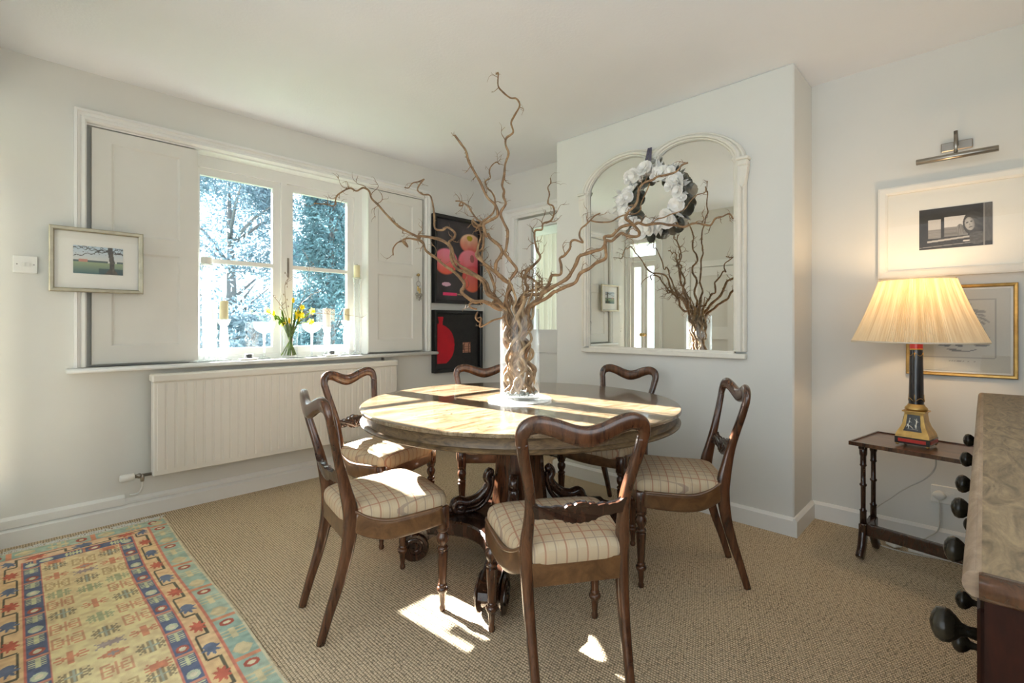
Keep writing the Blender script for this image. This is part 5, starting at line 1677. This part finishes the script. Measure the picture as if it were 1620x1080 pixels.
for (dx, dz, opened, size), lab in zip(fl, dlab):
    r = empty('daffodil', (DX, DY, SZ + .015), 0, lab, 'flower', 'daffodils on the window sill')
    a = rd.uniform(-.03, .03)
    hx, hy, hz = dx, -abs(rd.gauss(.02, .02)), dz
    st = spline([(-dx * .28 + a, rd.uniform(-.025, .025), .004), (dx * .05, rd.uniform(-.01, .01), .13), (dx * .30, hy * .4, .22), (hx, hy + .012, hz)], 6)
    mb = MB(); mb.sweep(st, .0036, 6); mb.build('stem', M['stem'], r)
    mb = MB(); c0 = Vector((hx, hy, hz)); nrm = Vector((rd.gauss(0, .3) + dx * 2, -1, rd.gauss(0, .2))).normalized()
    u = nrm.orthogonal().normalized(); w = nrm.cross(u)
    if opened:
        L = .030 * size
        for i in range(6):
            b = TAU * i / 6
            rr = u * cos(b) + w * sin(b); tt = -u * sin(b) + w * cos(b)
            mb.add([c0, c0 + rr * L * .55 - tt * L * .36, c0 + rr * L * 1.15 + nrm * L * .1, c0 + rr * L * .55 + tt * L * .36], [(0, 1, 2), (0, 2, 3)], 0, True)
        mb.build('petals', M['petal'], r)
        mb = MB(); vs = []
        for f, q in ((0, .20), (.35, .30), (.62, .36), (.75, .46)):
            for i in range(12):
                b = TAU * i / 12
                vs.append(c0 + nrm * L * f + (u * cos(b) + w * sin(b)) * L * q * (1.08 if (f > .7 and i % 2) else 1))
        mb.add(vs, [(k * 12 + i, k * 12 + (i + 1) % 12, k * 12 + 12 + (i + 1) % 12, k * 12 + 12 + i) for k in range(3) for i in range(12)], 0, True)
        mb.build('trumpet', M['petal'], r)
    else:
        mb.ball(tuple(c0), .013 * size + .003, 10, sc3=(.8, .8, 1.7)); mb.build('bud', M['petal'] if rd.random() > .3 else M['stem'], r)
for i in range(9):
    mb = MB()
    a = rd.uniform(-.05, .05)
    st = spline([(-a * .8, rd.uniform(-.03, .03), .004), (a * .2, 0, .12), (a * 1.3, -.01, .22), (a * 2.3, -.015, .27 + rd.uniform(0, .06))], 5)
    mb.sweep(st, [(.006, .0015)] * (len(st) - 1) + [(.001, .001)], 6, ref=(0, 1, 0))
    o = mb.build('daffodil_leaf', M['stem'], label='flat green leaf standing among the daffodil stems', cat='leaf', group='leaves in the daffodil vase'); o.location = (DX, DY, SZ + .015)
tw = [([(0, 0, .02), (.02, 0, .2), (.05, -.01, .32), (.10, 0, .45), (.135, 0, .60), (.14, .01, .68)], 'tallest bare twig among the daffodils'),
      ([(0, 0, .02), (-.01, 0, .2), (-.05, 0, .33), (-.12, .01, .43), (-.17, .01, .48)], 'bare catkin twig leaning left over the daffodils'),
      ([(0, 0, .02), (.03, 0, .2), (.10, 0, .27), (.20, -.01, .305), (.30, -.01, .30), (.42, -.04, .295), (.52, -.08, .275)], 'long bare twig running level to the right in front of the right shutter'),
      ([(0, .01, .02), (.03, .01, .2), (.07, .02, .35), (.16, .02, .44), (.24, .02, .47)], 'bare twig arching right above the daffodils'),
      ([(0, .01, .02), (.0, .01, .2), (-.02, .02, .35), (-.03, .02, .50), (.0, .02, .56)], 'bare twig standing straight up behind the daffodils')]
for pth, lab in tw:
    mb = MB(); q = spline([tuple(p) + (.0026 - .0018 * i / len(pth),) for i, p in enumerate(pth)], 5)
    mb.sweep([p[:3] for p in q], [(p[3], p[3]) for p in q], 6)
    for _ in range(7):
        k = rd.randint(len(q) // 2, len(q) - 2)
        d = Vector((rd.gauss(0, 1), rd.gauss(0, .3), rd.gauss(.5, .7))).normalized() * rd.uniform(.03, .08)
        mb.sweep([q[k][:3], Vector(q[k][:3]) + d * .5, Vector(q[k][:3]) + d + Vector((0, 0, .01))], [(.0012, .0012), (.001, .001), (.0006, .0006)], 5)
        if rd.random() > .4: mb.ball(tuple(Vector(q[k][:3]) + d), .004, 6, sc3=(.8, .8, 1.5))
    o = mb.build('bare_twig', M['bark'], label=lab, cat='twig', group='bare twigs in the daffodil vase'); o.location = (DX, DY, SZ + .015)

# ---------------------------------------------------------------- kilim
G = {
    'comb': [".....131.....", ".1.1.131.1.1.", "..11.131.11..", ".1.1.131.1.1.", "1113333333111", ".1.1.131.1.1.", "..11.131.11..", ".1.1.131.1.1.", ".....131....."],
    'cross': [".....333.....", ".....333.....", ".33..333..33.", "...3.333.3...", "3333333333333", "...3.333.3...", ".33..333..33.", ".....333.....", ".....333....."],
    'ecomb': ["3333..3..3333", "3.....3.....3", "3.333.3.333.3", "3...3.3.3...3", "3333333333333", "3...3.3.3...3", "3.333.3.333.3", "3.....3.....3", "3333..3..3333"],
    'blob': ["..3...3...3..", "...3333333...", ".33333333333.", "...3333333...", ".33333333333.", "...3333333...", "..3...3...3.."],
    'diam': ["......3......", "....33#33....", "..33##2##33..", "33##22222##33", "..33##2##33..", "....33#33....", "......3......"],
    'purp': ["3..3..3..3..3", ".33333333333.", "..333333333..", ".33333333333.", "3..3..3..3..3"]}
CLR = dict(teal=lin(95, 140, 145), dark=lin(40, 45, 45), red=lin(190, 75, 60), brick=lin(185, 40, 35), tan=lin(165, 135, 90), rose=lin(190, 110, 85), green=lin(120, 150, 115), purple=lin(105, 95, 130), blue=lin(70, 95, 135), cream=lin(215, 200, 150))
motifs = []
seq = [('blob', 'brick', .055), ('comb', 'teal', .115), ('cross', 'red', .10), ('ecomb', 'tan', .10), ('comb', 'green', .09), ('ecomb', 'rose', .10), ('comb', 'teal', .11), ('ecomb', 'rose', .11), ('ecomb', 'rose', .12), ('cross', 'red', .12), ('comb', 'teal', .13)]
for cx, off in ((.130, .02), (.325, .02)):
    v = 3.15 - off; i = 0
    while v > .7:
        g, c, st = seq[i % len(seq)]
        motifs.append((cx, v, g, c)); v -= st * 1.04; i += 1
seq2 = [('ecomb', 'tan', .07), ('diam', 'red', .055), ('purp', 'purple', .085), ('comb', 'teal', .10), ('comb', 'green', .15), ('cross', 'red', .12), ('comb', 'green', .12), ('comb', 'teal', .085), ('purp', 'purple', .07), ('diam', 'red', .09), ('ecomb', 'rose', .12)]
v = 3.06; i = 0
while v > .7:
    g, c, st = seq2[i % len(seq2)]
    motifs.append((.228, v, g, c)); v -= st * 1.1; i += 1
RX1, RX0, RY1, RY0 = .598, -.145, 3.405, .55
RC = (RX0 + RX1) / 2 + .0


def glyph(c, dx, dy, g, col, cell):
    rows = G[g]
    j = int(math.floor((-dy) / (cell * 1.35) + len(rows) / 2)); i = int(math.floor(dx / cell + len(rows[0]) / 2))
    if 0 <= j < len(rows) and 0 <= i < len(rows[0]):
        ch = rows[j][i]
        if ch == '1': return CLR[col] if col != 'teal' else CLR['dark']
        if ch == '3': return CLR[col]
        if ch == '#': return mixc(CLR.get(col, CLR['red']), CLR['dark'] if col == 'teal' else CLR['red'], .6)
        if ch == '2': return CLR['blue']
    return c


def rug_col(u, v):
    x = RX0 + u; y = RY0 + v
    s = min(RX1 - x, x - RX0 + .002)
    e = RY1 - y
    m_ = min(s, e * .92)
    nz = vn(x * 60, y * 60) - .5
    tone = vn(x * 3, y * 2)
    along = y if s <= e * .92 else x
    if m_ < .010: c = lin(205, 195, 165)
    elif m_ < .088:
        c = mixc(lin(132, 168, 160), lin(176, 192, 172), vn(x * 9, y * 9))
        p = (along % .30)
        t = (m_ - .010) / .078
        if p < .07 and abs(t - .5) < .42 - abs(p - .035) * 8: c = lin(205, 190, 150)
        if abs(p - .15) < .035 and (int((along) * 140) % 3 == 0 or abs(t - .5) < .14): c = lin(205, 195, 155)
        if hypot((p - .235) / .022, (t - .5) / .32) < 1: c = lin(160, 45, 40) if hypot((p - .235) / .010, (t - .5) / .16) > 1 else lin(215, 205, 175)
        if abs(p - .28) < .010: c = lin(205, 130, 100)
    elif m_ < .095: c = lin(200, 110, 95)
    elif m_ < .168:
        c = mixc(lin(240, 190, 160), lin(238, 190, 135), vn(along * 3, 2))
        t = (m_ - .095) / .073
        ph = along % .335
        zz = .86 - (.55 if ph < .15 else .12) - .05 * ((int(along * 90)) % 2)
        k = ph if ph < .335 / 2 else .335 - ph
        edge = .80 if ph > .17 else .28
        if abs(t - edge) < .055 or (abs(ph - .17) < .006 and .28 < t < .80) or (abs(ph - .004) < .006 and .28 < t < .80): c = lin(45, 45, 42)
        pp = (along + .09) % .335
        if hypot((pp - .16) / .034, (t - .52) / .30) < 1 + .25 * sin(atan2(t - .52, (pp - .16) * 9) * 8): c = CLR['red']
        if hypot((pp - .325) / .036, (t - .48) / .32) < 1 + .3 * sin(atan2(t - .48, (pp - .325) * 9) * 8) or hypot((pp + .01) / .036, (t - .48) / .32) < 1: c = CLR['blue']
    elif m_ < .174: c = lin(200, 100, 90)
    elif m_ < .226:
        c = lin(48, 78, 125)
        t = (m_ - .174) / .052
        p = (along + .02) % .17
        if abs(p - .045) < .030 and abs(t - .5) < .12 + .30 * (int((p) * 160) % 2): c = lin(200, 205, 165)
        if hypot((p - .125) / .024, (t - .5) / .38) < 1: c = lin(165, 60, 55) if int(along / .17) % 2 else lin(190, 200, 175)
        if hypot((p - .125) / .013, (t - .5) / .20) < 1: c = lin(220, 215, 190)
        if abs(p - .085) < .006: c = lin(200, 130, 110)
    elif m_ < .231: c = lin(200, 110, 100)
    else:
        c = mixc(lin(240, 212, 158), lin(240, 203, 158), tone)
        for (cx, cy, g, col) in motifs:
            if abs(x - cx) < .052 and abs(y - cy) < .055:
                base = glyph(None, x - cx, (y - cy), g, col, .0066)
                if base is not None:
                    c = mixc(c, base, .72)
    c = mixc(c, lin(232, 218, 185), .14)
    return mixc(tuple(min(.92, q * 1.25) for q in c), tuple(q * .8 for q in c), nz + .3)


rug = painted('kilim_rug', RX1 - RX0, RY1 - RY0, .0034, rug_col, lambda u, v: (RX0 + u + .006 * sin(v * 5) * (1 if u > .3 else 0), RY0 + v, .007 + .001 * sin(v * 23) * sin(u * 9)), M['kilim'], None,
              label='faded kilim rug with blue borders and comb motifs on the carpet at left', cat='rug')
mb = MB()
mb.box(RX0, RX1 - .004, RY0, RY1, .0, .0055)
mb.build("rug_back", M["mat"], rug)
mb = MB(); rf = random.Random(2)
for i in range(300):
    x = RX0 + (RX1 - RX0) * i / 300
    a = rf.gauss(0, .008); L = .030 + .022 * abs(sin(i * .09)) + rf.gauss(0, .004)
    mb.sweep([(x, RY1 - .004, .006), (x + a, RY1 + L * .5, .008), (x + a * 2 + .008 * sin(i * .3), RY1 + L, .003)], .0016, 4)
mb.build('fringe', M['mat'], rug)
